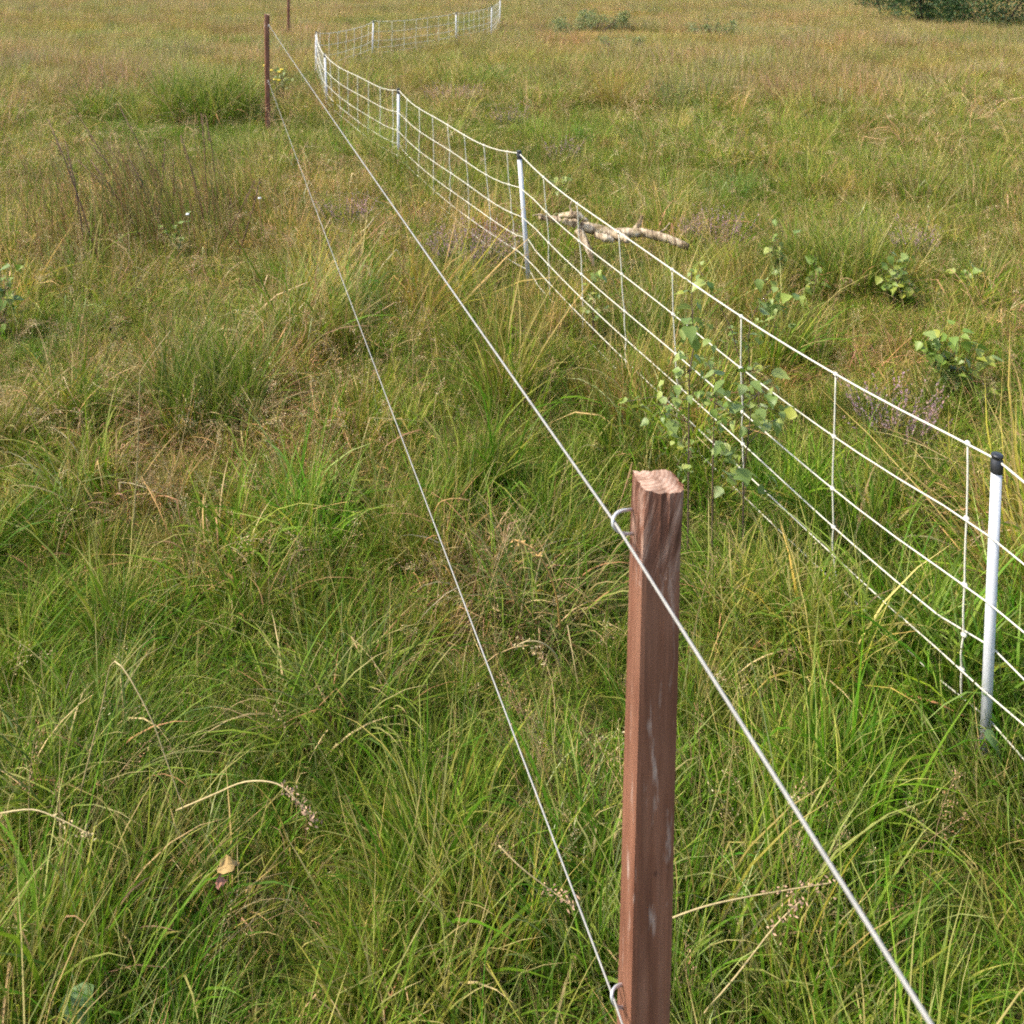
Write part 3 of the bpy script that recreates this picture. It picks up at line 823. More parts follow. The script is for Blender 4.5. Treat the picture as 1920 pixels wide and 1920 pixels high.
for j, h in enumerate(HO):
    mb = MB(); pts = []
    hh = h + (0.014 if j == 0 else 0)
    for k in range(len(H2) - 1):
        for i in range(NS + (1 if k == len(H2) - 2 else 0)):
            s = i / NS; p = net_pt(k, s, hh)
            if 0.02 < s < 0.98:
                p = p + Vector((0.006 * math.sin(5 * s + k * 2 + j), 0.006 * math.cos(7 * s + j * 1.3), 0.004 * math.sin(11 * s + j + k)))
            # alternate side of the post
            if i == 0 and k > 0 and j > 0: p = p + Vector((-0.012, -0.010, 0)) * (1 if j % 2 == 0 or j == 1 else -1)
            pts.append(p - RL)
    mb.tube(pts, [(.0031 if j == 0 else .0024) * (1 + .75 * float(sstep(7, 19, q.y + RL.y))) for q in pts], 7)
    mb.build('strand', M_TWINE, root_net)
knots_me = MB(); knots_me.ball((0, 0, 0), .0078, 8, 5)
kn_mesh = None
SP1 = [.029, .184, .336, .481, .624, .760, .892]
for k in range(0, len(H2) - 1):
    S = [1 - q * 1.0 for q in (.16, .30, .44)] if k == 0 else (SP1 if k == 1 else [.06, .20, .34, .48, .62, .76, .90])
    for s in S:
        dr = np.cumsum(rg.normal(0, .0022, 6)); dr[0] = 0
        top = None; P_ = []
        for j, h in enumerate(HO):
            s2 = s + dr[j] * (1 if k < 3 else .6)
            hh = h + (0.014 if j == 0 else 0)
            p = net_pt(k, min(max(s2, .01), .99), hh)
            f = min(max(s2, .01), .99)
            if 0.02 < f < 0.98:
                p = p + Vector((0.006 * math.sin(5 * f + k * 2 + j), 0.006 * math.cos(7 * f + j * 1.3), 0.004 * math.sin(11 * f + j + k)))
            P_.append(p)
        org = P_[0] - RL
        pts = []
        for j in range(5):
            for i in range(4):
                q = lerpv(P_[j], P_[j + 1], i / 4) - RL - org
                bow = math.sin(math.pi * i / 4) * 0.006
                pts.append(q + Vector((bow * dr[j] * 200, bow * dr[j + 1] * 140, 0)))
        pts.append(P_[5] - RL - org)
        mb = MB(); mb.tube(pts, .0025 * (1 + .8 * float(sstep(3.5, 14, P_[0].y))), 6)
        if k > 3:
            for q in P_: mb.ball(q - RL - org, .0058, 6, 4)
        st = mb.build('stay', M_TWINE, root_net); st.location = org
        if k <= 3:
            for q in P_[:5]:
                if kn_mesh is None:
                    ko = knots_me.build('knot', M_TWINE, st); kn_mesh = ko.data
                else:
                    ko = bpy.data.objects.new('knot', kn_mesh); col.objects.link(ko); ko.parent = st
                ko.location = q - RL - org; ko.scale = (1, 1.25, .95)

# ------------------------------------------------------------------ leaves and small trees
def leaf_mesh(name, Lf, W, curl, mat, fold=0.25):
    """ovate, toothed leaf folded along the midrib; stalk at the origin, tip along +x"""
    st = [(0, 0), (.05, .26), (.15, .45), (.28, .52), (.42, .48), (.58, .38), (.74, .24), (.88, .10), (1, 0)]
    V = []; Fc = []
    for i, (s, wv) in enumerate(st):
        z = -curl * s * s * Lf
        wv = wv * W * (1.0 + (0.10 if i % 2 else -0.06))
        V += [(s * Lf, 0, z), (s * Lf, wv, z + fold * wv), (s * Lf - .01 * Lf, -wv, z + fold * wv)]
    for i in range(len(st) - 1):
        a = 3 * i; b_ = a + 3
        Fc += [(a, b_, b_ + 1, a + 1), (a, a + 2, b_ + 2, b_)]
    # stalk
    o = len(V); V += [(-.3 * Lf, .012 * Lf, .06 * Lf), (-.3 * Lf, -.012 * Lf, .06 * Lf), (0.02 * Lf, .012 * Lf, 0), (0.02 * Lf, -.012 * Lf, 0)]
    Fc.append((o, o + 1, o + 3, o + 2))
    me = bpy.data.meshes.new(name); me.from_pydata(V, [], Fc); fill(me, mat)
    return me
LEAVES = [leaf_mesh('leaf', 1, .78, .25, M_LEAF), leaf_mesh('leaf', 1, .70, .5, M_LEAF, .45), leaf_mesh('leaf', 1, .85, .05, M_LEAF, .12)]
LEAVESY = [leaf_mesh('leaf', 1, .74, .3, M_LEAFY), leaf_mesh('leaf', 1, .82, .1, M_LEAFY, .4)]
rl = random.Random(8)
def put_leaf(root, p, size, pool, droop=None):
    o = bpy.data.objects.new('leaf', rl.choice(pool)); col.objects.link(o); o.parent = root
    o.location = p - root.location
    o.rotation_euler = (rl.gauss(0, .4), rl.gauss(0.4, .4) if droop is None else droop, rl.uniform(0, 6.283))
    o.scale = (size,) * 3
    return o
def zpix(z): return 1140 + z[0] * .2395, 480 + z[1] * .2395

def sapling(name, label, stems, leaves, Y, jit, foot_up=0.0, group='birch saplings by the netting'):
    base = at(*stems[0][0], Y); root = empty(name, foot_of(base))
    paths = []
    for st in stems:
        pts = []
        for i, (u, v) in enumerate(st):
            p = at(u, v, Y + rl.uniform(-.03, .03)); pts.append(p)
        g = pts[0].copy(); g.z = float(soil(g.x, g.y)) - .02
        pts = [g] + pts; dense = []
        for i in range(len(pts) - 1):
            for q in range(4): dense.append(pts[i].lerp(pts[i + 1], q / 4))
        dense.append(pts[-1]); paths.append(dense)
        mb = MB(); N = len(dense)
        mb.tube([p - root.location for p in dense], [.0030 * (1 - .72 * i / N) for i in range(N)], 6)
        mb.build('stem', M_STEM, root)
    for (u, v, s, y) in leaves:
        p = at(u, v, Y + rl.uniform(-jit, jit))
        size = min(s, 32) / F * p.y * 1.15
        o = put_leaf(root, p, size, LEAVESY if y else LEAVES)
        for _ in range(3):
            p2 = p + Vector((rl.gauss(0, .03), rl.gauss(0, .04), rl.gauss(-.005, .022)))
            put_leaf(root, p2, size * rl.uniform(.5, .85), LEAVESY if rl.random() < .25 else LEAVES)
        # twig back to the closest stem
        best = min((q for d in paths for q in d if q.z < p.z + .02), key=lambda q: (q - p).length, default=paths[0][0])
        mid = best.lerp(p, .6) + Vector((0, 0, .012))
        mb = MB(); mb.tube([best - root.location, mid - root.location, p - root.location], [.0013, .001, .0007], 4)
        mb.build('twig', M_STEM, root)
    FEAT.append((base.x, base.y, .28, .45)); FEAT.append((base.x - .03, base.y - .28, .3, .5))
    tag(root, label, 'sapling', group)
    return root
ZA = [(600, 290, 70, 1), (665, 415, 140, 0), (625, 545, 130, 0), (680, 560, 80, 0), (660, 110, 60, 1), (600, 775, 100, 0), (680, 650, 100, 0), (630, 645, 60, 0),
      (570, 885, 80, 0), (520, 940, 70, 0), (610, 950, 90, 0), (540, 1010, 80, 0), (490, 1060, 100, 0), (540, 1110, 80, 0),
      (450, 1190, 80, 0), (400, 1240, 90, 0), (490, 1280, 110, 0), (270, 1180, 110, 1), (140, 1140, 80, 0), (720, 890, 70, 0),
      (750, 820, 60, 1), (800, 820, 60, 0), (900, 970, 120, 0), (880, 1060, 110, 0), (790, 1090, 70, 0), (700, 1060, 60, 1),
      (740, 1120, 70, 0), (900, 1210, 90, 0), (960, 1230, 100, 0), (1070, 1210, 100, 0), (1180, 1195, 90, 0),
      (1310, 1280, 110, 0), (1420, 1280, 110, 1), (1290, 1090, 100, 1), (1240, 1080, 80, 0), (1130, 980, 100, 0), (1070, 1010, 90, 0),
      (1150, 1020, 80, 0), (1020, 1160, 110, 0), (910, 1310, 100, 0), (990, 1290, 80, 0), (1090, 1350, 90, 0), (1200, 1340, 110, 0),
      (770, 1360, 60, 0), (900, 1460, 120, 0), (960, 1490, 100, 0), (1000, 1530, 110, 1), (550, 1490, 80, 0), (655, 1510, 50, 0),
      (660, 1580, 50, 0), (540, 1640, 60, 0), (580, 1660, 60, 0), (820, 1595, 60, 0), (1050, 1660, 190, 0), (950, 1720, 150, 0), (1110, 1700, 140, 0)]
ZB = [(760, 205, 120, 0), (1190, 180, 90, 0), (1365, 260, 150, 0), (1290, 390, 120, 0), (1240, 370, 100, 0), (1290, 420, 110, 0),
      (1210, 460, 140, 0), (1140, 600, 80, 0), (1130, 680, 100, 0), (1390, 580, 90, 0), (1000, 600, 70, 1), (1110, 390, 60, 1),
      (1215, 870, 80, 0), (1285, 900, 150, 0), (1130, 920, 60, 0), (700, 60, 60, 0), (1250, 300, 70, 1)]
sapling('birch_sapling', 'leafy birch sapling just behind the nearest wooden post, in front of the netting',
        [[zpix(p) for p in ((630, 1640), (632, 1200), (640, 900), (672, 700), (660, 450), (655, 300), (650, 130))],
         [zpix(p) for p in ((820, 1640), (826, 1400), (835, 1150), (850, 990))],
         [zpix(p) for p in ((1060, 1720), (1100, 1400), (1120, 1200), (1180, 1050))]],
        [(*zpix(q), q[2] * .2395, q[3]) for q in ZA], 3.12, .12)
sapling('birch_sapling', 'taller birch sapling with larger drooping leaves, rising behind the netting strands',
        [[zpix(p) for p in ((1110, 900), (1095, 640), (1130, 470), (1210, 330), (1300, 240))],
         [zpix(p) for p in ((1060, 900), (960, 560), (830, 300), (720, 120))]],
        [(*zpix(q), q[2] * .2395, q[3]) for q in ZB], 4.0, .12)

def shrublet(name, label, boxp, foot_v, nleaf, sizepx, yellow, seed, cat='sapling', group='low leafy saplings in the grass', nst=5):
    """low leafy plant filling a patch given by photo pixels, standing at its own distance"""
    rr = random.Random(seed)
    u0, v0, u1, v1 = boxp
    g = gnd((u0 + u1) / 2, foot_v); Y = g.y
    root = empty(name, foot_of(g)); paths = []
    wd = (u1 - u0) / F * Y / 2; ht = max(.12, (at(0, v0, Y).z - root.location.z))
    for i in range(nst):
        a = rr.uniform(0, 6.28); k = rr.uniform(.2, 1)
        tip = Vector((math.cos(a) * wd * k, math.sin(a) * wd * k * .8, ht * rr.uniform(.7, 1.0) * (1.05 - .35 * k)))
        pts = [Vector((rr.gauss(0, .02), rr.gauss(0, .02), -.02))]
        for q in range(1, 7):
            s = q / 6; pts.append(Vector((tip.x * s ** 1.3, tip.y * s ** 1.3, tip.z * s)) + Vector((rr.gauss(0, .006), rr.gauss(0, .006), 0)))
        paths.append(pts); mb = MB(); mb.tube(pts, [.003 * (1 - .7 * i_ / 6) for i_ in range(7)], 5); mb.build('stem', M_STEM, root)
    for i in range(nleaf):
        pts = rr.choice(paths); s = rr.uniform(.35, 1.0) * 6; q = min(int(s), 5)
        p = pts[q].lerp(pts[q + 1], s - q) + Vector((rr.gauss(0, .02), rr.gauss(0, .02), rr.gauss(0, .012)))
        o = bpy.data.objects.new('leaf', rr.choice(LEAVESY if rr.random() < yellow else LEAVES)); col.objects.link(o); o.parent = root
        o.location = p; o.rotation_euler = (rr.gauss(0, .5), rr.gauss(.3, .5), rr.uniform(0, 6.283))
        o.scale = (sizepx / F * Y * rr.uniform(.7, 1.25),) * 3
    FEAT.append((g.x, g.y - .1, max(.15, wd * .9), .5))
    tag(root, label, cat, group)
    return root
shrublet('birch_seedling', 'bright green leafy sapling right of the heather, beyond the netting', (1705, 590, 1850, 680), 690, 110, 22, .65, 1, nst=9)
shrublet('birch_seedling', 'yellowish leafy sapling on the right, upslope of the dry brown patch', (1625, 455, 1725, 535), 540, 80, 17, .75, 2, nst=7)
shrublet('birch_seedling', 'tiny yellow green sapling near the right edge above the green one', (1795, 480, 1840, 510), 512, 26, 15, .9, 3, nst=3)
shrublet('birch_seedling', 'slim sapling with paired leaves beside the dark grass tussock', (1505, 450, 1545, 520), 525, 22, 17, .5, 4, nst=2)
shrublet('birch_seedling', 'grey green sapling in front of the tussock, right of the fallen branch', (1440, 395, 1485, 500), 505, 34, 17, .35, 5, nst=3)
shrublet('birch_seedling', 'pale leafy sapling among the brown stalks on the left', (300, 380, 365, 440), 450, 34, 14, .6, 6, nst=4)
shrublet('birch_seedling', 'yellow leaved sapling cut off by the left edge', (-40, 470, 45, 580), 600, 50, 18, .7, 7, nst=5)
shrublet('birch_seedling', 'small leafy seedling low beside the netting strands below the fallen branch', (1088, 500, 1135, 590), 600, 24, 15, .3, 8, nst=3)
shrublet('birch_seedling', 'small dark leafy bush right behind the second white post', (1015, 315, 1085, 345), 352, 44, 11, .3, 9, nst=5)
shrublet('birch_seedling', 'tiny seedling between the green sapling and the right edge', (1835, 690, 1870, 720), 722, 7, 19, .7, 10, nst=2)
shrublet('birch_seedling', 'small green sprig between the far wooden post and the white netting', (505, 100, 560, 165), 175, 26, 9, .3, 12, nst=5)

# yellow flowers by the far wooden post
g = gnd(520, 190); root = empty('yellow_flower', foot_of(g)); rr = random.Random(3)
for i in range(7):
    p0 = Vector((rr.gauss(0, .06), rr.gauss(0, .06), 0)); p1 = Vector((rr.gauss(0, .1), rr.gauss(0, .1), rr.uniform(.35, .62)))
    mb = MB(); mb.tube([p0, (p0 + p1) / 2 + Vector((.02, 0, 0)), p1], .003, 5); mb.build('stem', M_STEM, root)
    mb = MB()
    mb.lathe([(.0002, -.012), (.018, -.006), (.030, .002), (.024, .010), (.0002, .014)], 9, tuple(p1))
    mb.build('stem_head', M_YELLOW, root)
tag(root, 'yellow flowering plant beside the far wooden post', 'flower')
# small white heads on thin stems among the stalks
for i, (u, v, lb) in enumerate(((487, 372, 'single small white head on a dark stem, right of the brown stalks'),
                                (352, 402, 'small white head beside the pale sapling on the left'))):
    p = gnd(u, v + 75); p = at(u, v, p.y); f = foot_of(p); root = empty('white_head_stem', f)
    mb = MB(); mb.tube([Vector((0, 0, 0)), Vector((.01, 0, (p.z - f.z) * .5)), p - f], .002, 5); mb.build('stem', M_STALK, root)
    mb = MB()
    mb.lathe([(.0002, -.006), (.008, -.003), (.012, .002), (.009, .006), (.0002, .008)], 9, tuple(p - f))
    mb.build('stem_head', M_WHITE, root)
    tag(root, lb, 'flower', 'small white heads')

# ------------------------------------------------------------------ heather
def heather(u, v, wpx, label, seed, nst=110, hgt=.26):
    rg = np.random.default_rng(seed); g = gnd(u, v); root = empty('heather', foot_of(g)); rad = wpx / F * g.y / 2
    sv, sf, scx = [], [], []; fv, ff, fc = [], [], []
    pur = [np.array(c) for c in ((.46, .27, .33), (.52, .35, .39), (.42, .25, .22), (.46, .31, .24))]
    for i in range(nst):
        a = rg.uniform(0, 6.283); r = rad * math.sqrt(rg.random()); b0 = np.array([r * math.cos(a) * .8, r * math.sin(a) * .8, 0])
        d = np.array([math.cos(a) * .5 + rg.normal(0, .25), math.sin(a) * .5 + rg.normal(0, .25), 1.2]); d /= np.linalg.norm(d)
        H = hgt * rg.uniform(.6, 1.15); e = np.cross(d, [rg.normal(), rg.normal(), 0.1]); e /= np.linalg.norm(e)
        o = len(sv); sv += [b0 - e * .0015, b0 + e * .0015, b0 + d * H]; sf.append((o, o + 1, o + 2)); scx += [np.array([.09, .06, .035])] * 3
        for q in range(26):
            s = rg.uniform(.3, 1); p = b0 + d * H * s
            off = rg.normal(0, 1, 3); off /= np.linalg.norm(off); off = off * .6 + d * .6
            x = rg.normal(0, 1, 3); x -= off * x.dot(off); x /= np.linalg.norm(x); Ls = rg.uniform(.006, .011)
            c = (pur[rg.integers(0, 4)] if s > .58 else np.array([.09, .12, .035])) * rg.uniform(.7, 1.2)
            o = len(fv); fv += [p, p + off * Ls * .6 + x * Ls * .35, p + off * Ls * 1.2, p + off * Ls * .6 - x * Ls * .35]; ff.append((o, o + 1, o + 2, o + 3)); fc += [c] * 4
    mesh_obj('stems', sv, sf, M_DRY, root, scx); mesh_obj('flowers', fv, ff, M_FLOWER, root, fc)
    FEAT.append((g.x, g.y - .1, max(.12, rad), .45))
    tag(root, label, 'heather', 'heather clumps in the grass')
heather(885, 470, 150, 'wide faded pink heather clump left of the second white netting post', 1, 150, .28)
heather(1680, 775, 120, 'purple heather clump right of centre, seen behind the top netting strand', 2, 80, .25)
heather(1345, 425, 130, 'greyish heather clump right of the fallen branch', 3, 110, .26)
heather(850, 180, 110, 'far pinkish brown heather clump above the third white post', 4, 120, .3)
heather(955, 222, 60, 'small far heather clump uphill of the second white post', 5, 60, .3)
heather(650, 395, 90, 'small heather clump between the two plain wires', 6, 70, .26)
heather(1055, 280, 60, 'faint heather clump right of the second post head', 9, 50, .26)
heather(1710, 455, 60, 'small heather clump above the yellowish sapling', 10, 50, .25)

# ------------------------------------------------------------------ grass tussocks that stand out
def tussock(u, v, wpx, H, label, seed, nb, cols, lean=(.28, .2), bend=(.2, 1.2), wd=(.003, .006), tip=.35):
    rg = np.random.default_rng(seed); g = gnd(u, v); root = empty('grass_tussock', foot_of(g)); rad = wpx / F * g.y / 2
    V, Fc, C = blades(rg, nb, rad * .95, (H * .35, H * 1.15), wd, lean, bend, cols, tip, 6, .08, az=0.0)
    mesh_obj('blades', V, Fc, M_PLANT, root, C)
    V, Fc, C = blades(rg, int(nb * .15), rad * .95, (H * .4, H * .9), wd, (.6, .3), (.5, 1.8), [P['straw'], P['tan'], P['rust']], 0, 6, .3, az=0.0)
    mesh_obj('dead_blades', V, Fc, M_DRY, root, C)
    FEAT.append((g.x, g.y - rad * 1.25, rad * .7, .38))
    tag(root, label, 'tussock', 'grass tussocks')
GD = [P['lush'], P['dark'], P['green'], P['green']]; GY = [P['green'], P['yellow'], P['lush']]
tussock(395, 208, 190, .82, 'large dark green tussock left of the far wooden post', 1, 1700, GD + GY, lean=(.25, .15), bend=(.1, .8), wd=(.006, .011))
tussock(395, 715, 230, .52, 'dark green tussock with upright blades left of the lower wire', 2, 950, GD, lean=(.2, .15), bend=(.1, .7))
tussock(175, 730, 150, .36, 'smaller green tussock further left of the dark upright one', 3, 380, GD)
tussock(1570, 495, 200, .50, 'green tussock with dark shaded foot uphill of the right hand birch', 4, 950, GY, lean=(.22, .15), bend=(.1, .9), wd=(.004, .008))
tussock(1480, 480, 100, .36, 'narrow green tussock just left of the larger one by the grey green sapling', 5, 300, GD)
tussock(1000, 1075, 260, .42, 'overhanging tussock with straw blades left of the nearest post', 6, 560, [P['green'], P['olive'] * .7, P['dark'], P['lush']], lean=(.5, .3), bend=(.6, 1.8))
tussock(640, 1270, 260, .40, 'green tussock with a dark hollow beside it under the lower wire', 7, 520, GD, lean=(.45, .25), bend=(.4, 1.5))
tussock(1440, 1120, 280, .34, 'lush bright green tussock right behind the nearest post', 8, 700, [P['green'], P['lush'], P['yellow']], lean=(.3, .2), bend=(.3, 1.3))
tussock(130, 1420, 280, .38, 'green tussock at the lower left edge', 9, 520, GD, lean=(.35, .25), bend=(.3, 1.4))
tussock(1790, 700, 170, .22, 'dark mound of short grass under the bright green sapling', 10, 360, GD)
tussock(1730, 860, 200, .28, 'dark tussock below the purple heather', 11, 460, GD, lean=(.4, .25), bend=(.4, 1.5))
tussock(880, 155, 190, .62, 'far green tussock in the dip behind the third white post', 12, 600, GY, wd=(.007, .012))
tussock(200, 205, 130, .62, 'far bushy tussock on the left with dark foot', 13, 420, GD, wd=(.006, .011))
tussock(790, 960, 220, .36, 'bright green upright tussock in the middle of the meadow between the wires', 14, 480, GY, lean=(.18, .12), bend=(.1, .8))
tussock(780, 1790, 330, .28, 'lush green tussock in the bottom middle foreground', 15, 600, [P['green'], P['lush'], P['green'], P['yellow']], lean=(.25, .2), bend=(.2, 1.1))

# ------------------------------------------------------------------ tall dark stalks on the left
def zl(x, y): return x * .2604, 150 + y * .2604
stalks = [((350, 290), (540, 830)), ((470, 440), (545, 880)), ((580, 280), (860, 790)), ((860, 190), (1100, 720)), ((1060, 560), (1310, 1090)),
          ((560, 580), (870, 900)), ((640, 440), (1000, 930)), ((770, 450), (990, 900)), ((850, 520), (1090, 930)), ((930, 560), (1110, 1000)),
          ((1450, 240), (1470, 690)), ((1480, 250), (1535, 660)), ((1300, 400), (1390, 720)), ((1245, 560), (1240, 900)), ((1190, 430), (1150, 800)),
          ((1830, 730), (1640, 1100)), ((1870, 720), (1790, 1000)), ((1660, 850), (1640, 1130)), ((720, 830), (960, 1100)), ((640, 560), (930, 1010))]
g = gnd(*zl(950, 1130)); root = empty('brown_stalk_clump', foot_of(g)); rr = random.Random(14)
for i, (a, b_) in enumerate(stalks):
    ua, va = zl(*a); ub, vb = zl(*b_)
    Y = g.y + rr.uniform(-.5, 1.1)
    top = at(ua, va, Y); bot = at(ub, vb, Y); d = bot - top
    k = (top.z - float(soil(bot.x, Y))) / max(.05, (top.z - bot.z)); k = min(k, 2.2)
    foot = top + d * k; foot.z = min(foot.z, float(soil(foot.x, foot.y)) + .0)
    pts = [foot, foot.lerp(top, .35) + Vector((.01, 0, .01)), foot.lerp(top, .7) + Vector((.012, 0, .01)), top]
    mb = MB(); mb.tube([p - root.location for p in pts], [.0046, .0044, .0040, .0026], 5)
    for q in range(16):
        s = rr.uniform(.72, 1.0); p = foot.lerp(top, s) - root.location
        e = Vector((rr.gauss(0, .004), rr.gauss(0, .004), 0)); t_ = (top - foot).normalized()
        o = len(mb.v); Lq = .016
        mb.v += [p, p + t_ * Lq * .5 + e + Vector((.0045, 0, 0)), p + t_ * Lq + e * 1.6, p + t_ * Lq * .5 + e - Vector((.0045, 0, 0))]
        mb.f.append((o, o + 1, o + 2, o + 3)); mb.m.append(0)
    mb.build('stalk', M_STALK, root)
rgc = np.random.default_rng(41)
def _rt(rg_, nb_): return np.stack([rg_.normal(0, .42, nb_), rg_.normal(.25, .35, nb_), np.full(nb_, -.02)], 1)
V, Fc, C = blades(rgc, 850, .5, (.40, .92), (.003, .0055), (.16, .10), (.05, .5), [P['rust'] * .5, P['rust'] * .8, P['olive'] * .8, P['green'], P['dark']], .3, 6, .04, az=math.pi * .95, azs=1.0, root=_rt)
mesh_obj('blades', V, Fc, M_PLANT, root, C)
tag(root, 'clump of tall thin dark brown grass stalks leaning left, upper left of the meadow', 'grass stalks')

# ------------------------------------------------------------------ fallen birch branch behind the netting
g = gnd(1165, 470); YL = g.y + .05; rootL = empty('fallen_branch', foot_of(g)); rgl = np.random.default_rng(9)
def limb(name, pts, rad, n=12, rough=.14, mat=M_BARK):
    P_ = [at(u, v, YL + dy) - rootL.location for (u, v, dy) in pts]
    dense, rr_ = [], []
    for i in range(len(P_) - 1):
        for q in range(6):
            s = q / 6; dense.append(P_[i].lerp(P_[i + 1], s)); rr_.append(rad[i] + (rad[i + 1] - rad[i]) * s)
    dense.append(P_[-1]); rr_.append(rad[-1])
    mb = MB(); mb.tube(dense, rr_, n)
    for i, v in enumerate(mb.v):
        c = dense[min(i // n, len(dense) - 1)]
        mb.v[i] = c + (v - c) * (1 + rgl.normal(0, rough))
    return mb.build(name, mat, rootL)
limb('trunk', [(1010, 408, .10), (1060, 412, .06), (1105, 428, .02), (1150, 438, 0), (1205, 436, .02), (1250, 447, -.02), (1287, 462, -.05)],
     [.012, .026, .034, .032, .027, .026, .022], 14, .06)
limb('broken_stub', [(1150, 440, .0), (1168, 446, -.06), (1178, 452, -.1)], [.032, .028, .018], 10, .12)
limb('side_branch', [(1190, 432, .03), (1199, 418, .05), (1204, 404, .06)], [.018, .014, .009], 9, .1)
limb('side_branch', [(1085, 430, 0), (1098, 455, -.06), (1108, 480, -.1), (1114, 500, -.13)], [.026, .022, .017, .008], 9, .1)
limb('bark_flake', [(1048, 405, .02), (1078, 402, -.02), (1102, 414, -.02)], [.012, .024, .010], 9, .2)
limb('bark_flake', [(1115, 440, -.05), (1135, 446, -.08), (1150, 452, -.08)], [.014, .026, .012], 9, .2)
limb('twig', [(1075, 405, 0), (1068, 388, .03), (1072, 375, .05)], [.007, .005, .003], 6, .1)
limb('twig', [(1030, 409, .06), (1012, 402, .05), (998, 404, .04)], [.008, .006, .003], 6, .1)
limb('twig', [(1230, 440, 0), (1246, 430, .03), (1256, 418, .05)], [.006, .005, .003], 6, .1)
mb = MB(); e0 = at(1287, 462, YL - .05) - rootL.location; e1 = at(1291, 463, YL - .055) - rootL.location
mb.tube([e0, e1], [.021, .019], 12); mb.build('cut_end', M_STEM, rootL)
FEAT.append((g.x - .15, g.y - .15, .25, .7)); FEAT.append((g.x + .25, g.y - .18, .3, .5))
tag(rootL, 'pale broken birch branch lying in the grass just beyond the netting', 'branch')

# ------------------------------------------------------------------ loose dead stems and leaves in the foreground
def stem3(pts, r, name, mat, label, cat, head=0, hc=None):
    W_ = [at(u, v, Y) for (u, v, Y) in pts]; f = W_[0].copy(); root_ = empty(name, f)
    dense = []
    for i in range(len(W_) - 1):
        for q in range(4):
            s = q / 4; p0 = W_[max(i - 1, 0)]; p1 = W_[i]; p2 = W_[i + 1]; p3 = W_[min(i + 2, len(W_) - 1)]
            dense.append(.5 * ((2 * p1) + (p2 - p0) * s + (2 * p0 - 5 * p1 + 4 * p2 - p3) * s * s + (3 * p1 - p0 - 3 * p2 + p3) * s ** 3))
    dense.append(W_[-1]); N = len(dense)
    mb = MB(); mb.tube([p - f for p in dense], [r * (1 - .5 * i / N) for i in range(N)], 5); mb.build('stem', mat, root_)
    if head:
        mb = MB()
        for q in range(head):
            i = int(N * rr.uniform(.62, .999)); p = dense[i] - f + Vector((rr.gauss(0, .005), rr.gauss(0, .005), rr.gauss(0, .005)))
            d = Vector((rr.gauss(0, 1), rr.gauss(0, 1), rr.gauss(0, 1))).normalized(); e = d.orthogonal().normalized() * .0018; Lq = rr.uniform(.006, .012)
            o = len(mb.v); mb.v += [p, p + d * Lq * .5 + e, p + d * Lq, p + d * Lq * .5 - e]; mb.f.append((o, o + 1, o + 2, o + 3)); mb.m.append(0)
        mb.build('seed_head', hc or mat, root_)
    tag(root_, label, cat, 'single dead grass stems'); return root_
M_STRAW = simple('straw', (.36, .275, .12), .6, 0, .25, 60)
M_ORANGE = simple('orange_straw', (.42, .24, .07), .6, 0, .25, 60)
M_PINKHEAD = simple('pink_seed', (.36, .22, .13), .8, 0, .35, 90)
def gy(v): return gnd(960, v).y
stem3([(150, 1490, 1.98), (190, 1330, 1.93), (215, 1240, 1.9), (275, 1330, 1.86), (310, 1420, 1.84), (345, 1520, 1.82)], .0018, 'grass_stalk', M_STRAW,
      'pale straw stem bent over in the lower left grass', 'dead grass')
stem3([(1050, 1180, 2.2), (1044, 1120, 2.15), (1028, 1070, 2.12), (1000, 1030, 2.1), (965, 1012, 2.1)], .0028, 'grass_stalk', M_ORANGE,
      'orange brown dead blade curling over left of the nearest post', 'dead grass', 30, M_ORANGE)
stem3([(1050, 1250, 2.1), (1040, 1225, 2.08), (1015, 1205, 2.06), (985, 1203, 2.05), (965, 1215, 2.05)], .0022, 'grass_stalk', M_STRAW,
      'short arched straw stem below the orange curled blade', 'dead grass', 22, M_STRAW)
stem3([(880, 938, 2.75), (850, 935, 2.72), (825, 942, 2.7), (815, 960, 2.7)], .0024, 'grass_stalk', M_ORANGE,
      'orange bent blade between the two wires mid picture', 'dead grass')
stem3([(330, 1520, 1.9), (400, 1490, 1.85), (460, 1466, 1.82), (520, 1470, 1.8), (560, 1505, 1.78), (590, 1540, 1.78)], .0020, 'grass_stalk', M_STRAW,
      'arching flowering stem with pinkish head left of bottom centre', 'dead grass', 70, M_PINKHEAD)
stem3([(1250, 1725, 1.72), (1320, 1700, 1.72), (1400, 1682, 1.73), (1480, 1668, 1.74), (1560, 1655, 1.74)], .0018, 'grass_stalk', M_STRAW,
      'long straight straw stem lying to the right of the nearest post', 'dead grass', 40, M_PINKHEAD)
stem3([(1320, 1900, 1.68), (1380, 1830, 1.69), (1450, 1740, 1.70), (1500, 1690, 1.71)], .0019, 'grass_stalk', M_STRAW,
      'slanting straw stem in the bottom right foreground', 'dead grass', 40, M_PINKHEAD)
stem3([(0, 1525, 1.85), (60, 1518, 1.84), (110, 1535, 1.83), (170, 1565, 1.82)], .0018, 'grass_stalk', M_STRAW,
      'drooping straw stem entering from the lower left edge', 'dead grass', 46, M_STRAW)
stem3([(935, 1585, 1.85), (975, 1625, 1.83), (1020, 1660, 1.82), (1075, 1700, 1.80)], .0018, 'grass_stalk', M_STRAW,
      'flowering straw stem caught against the lower wire', 'dead grass', 50, M_PINKHEAD)
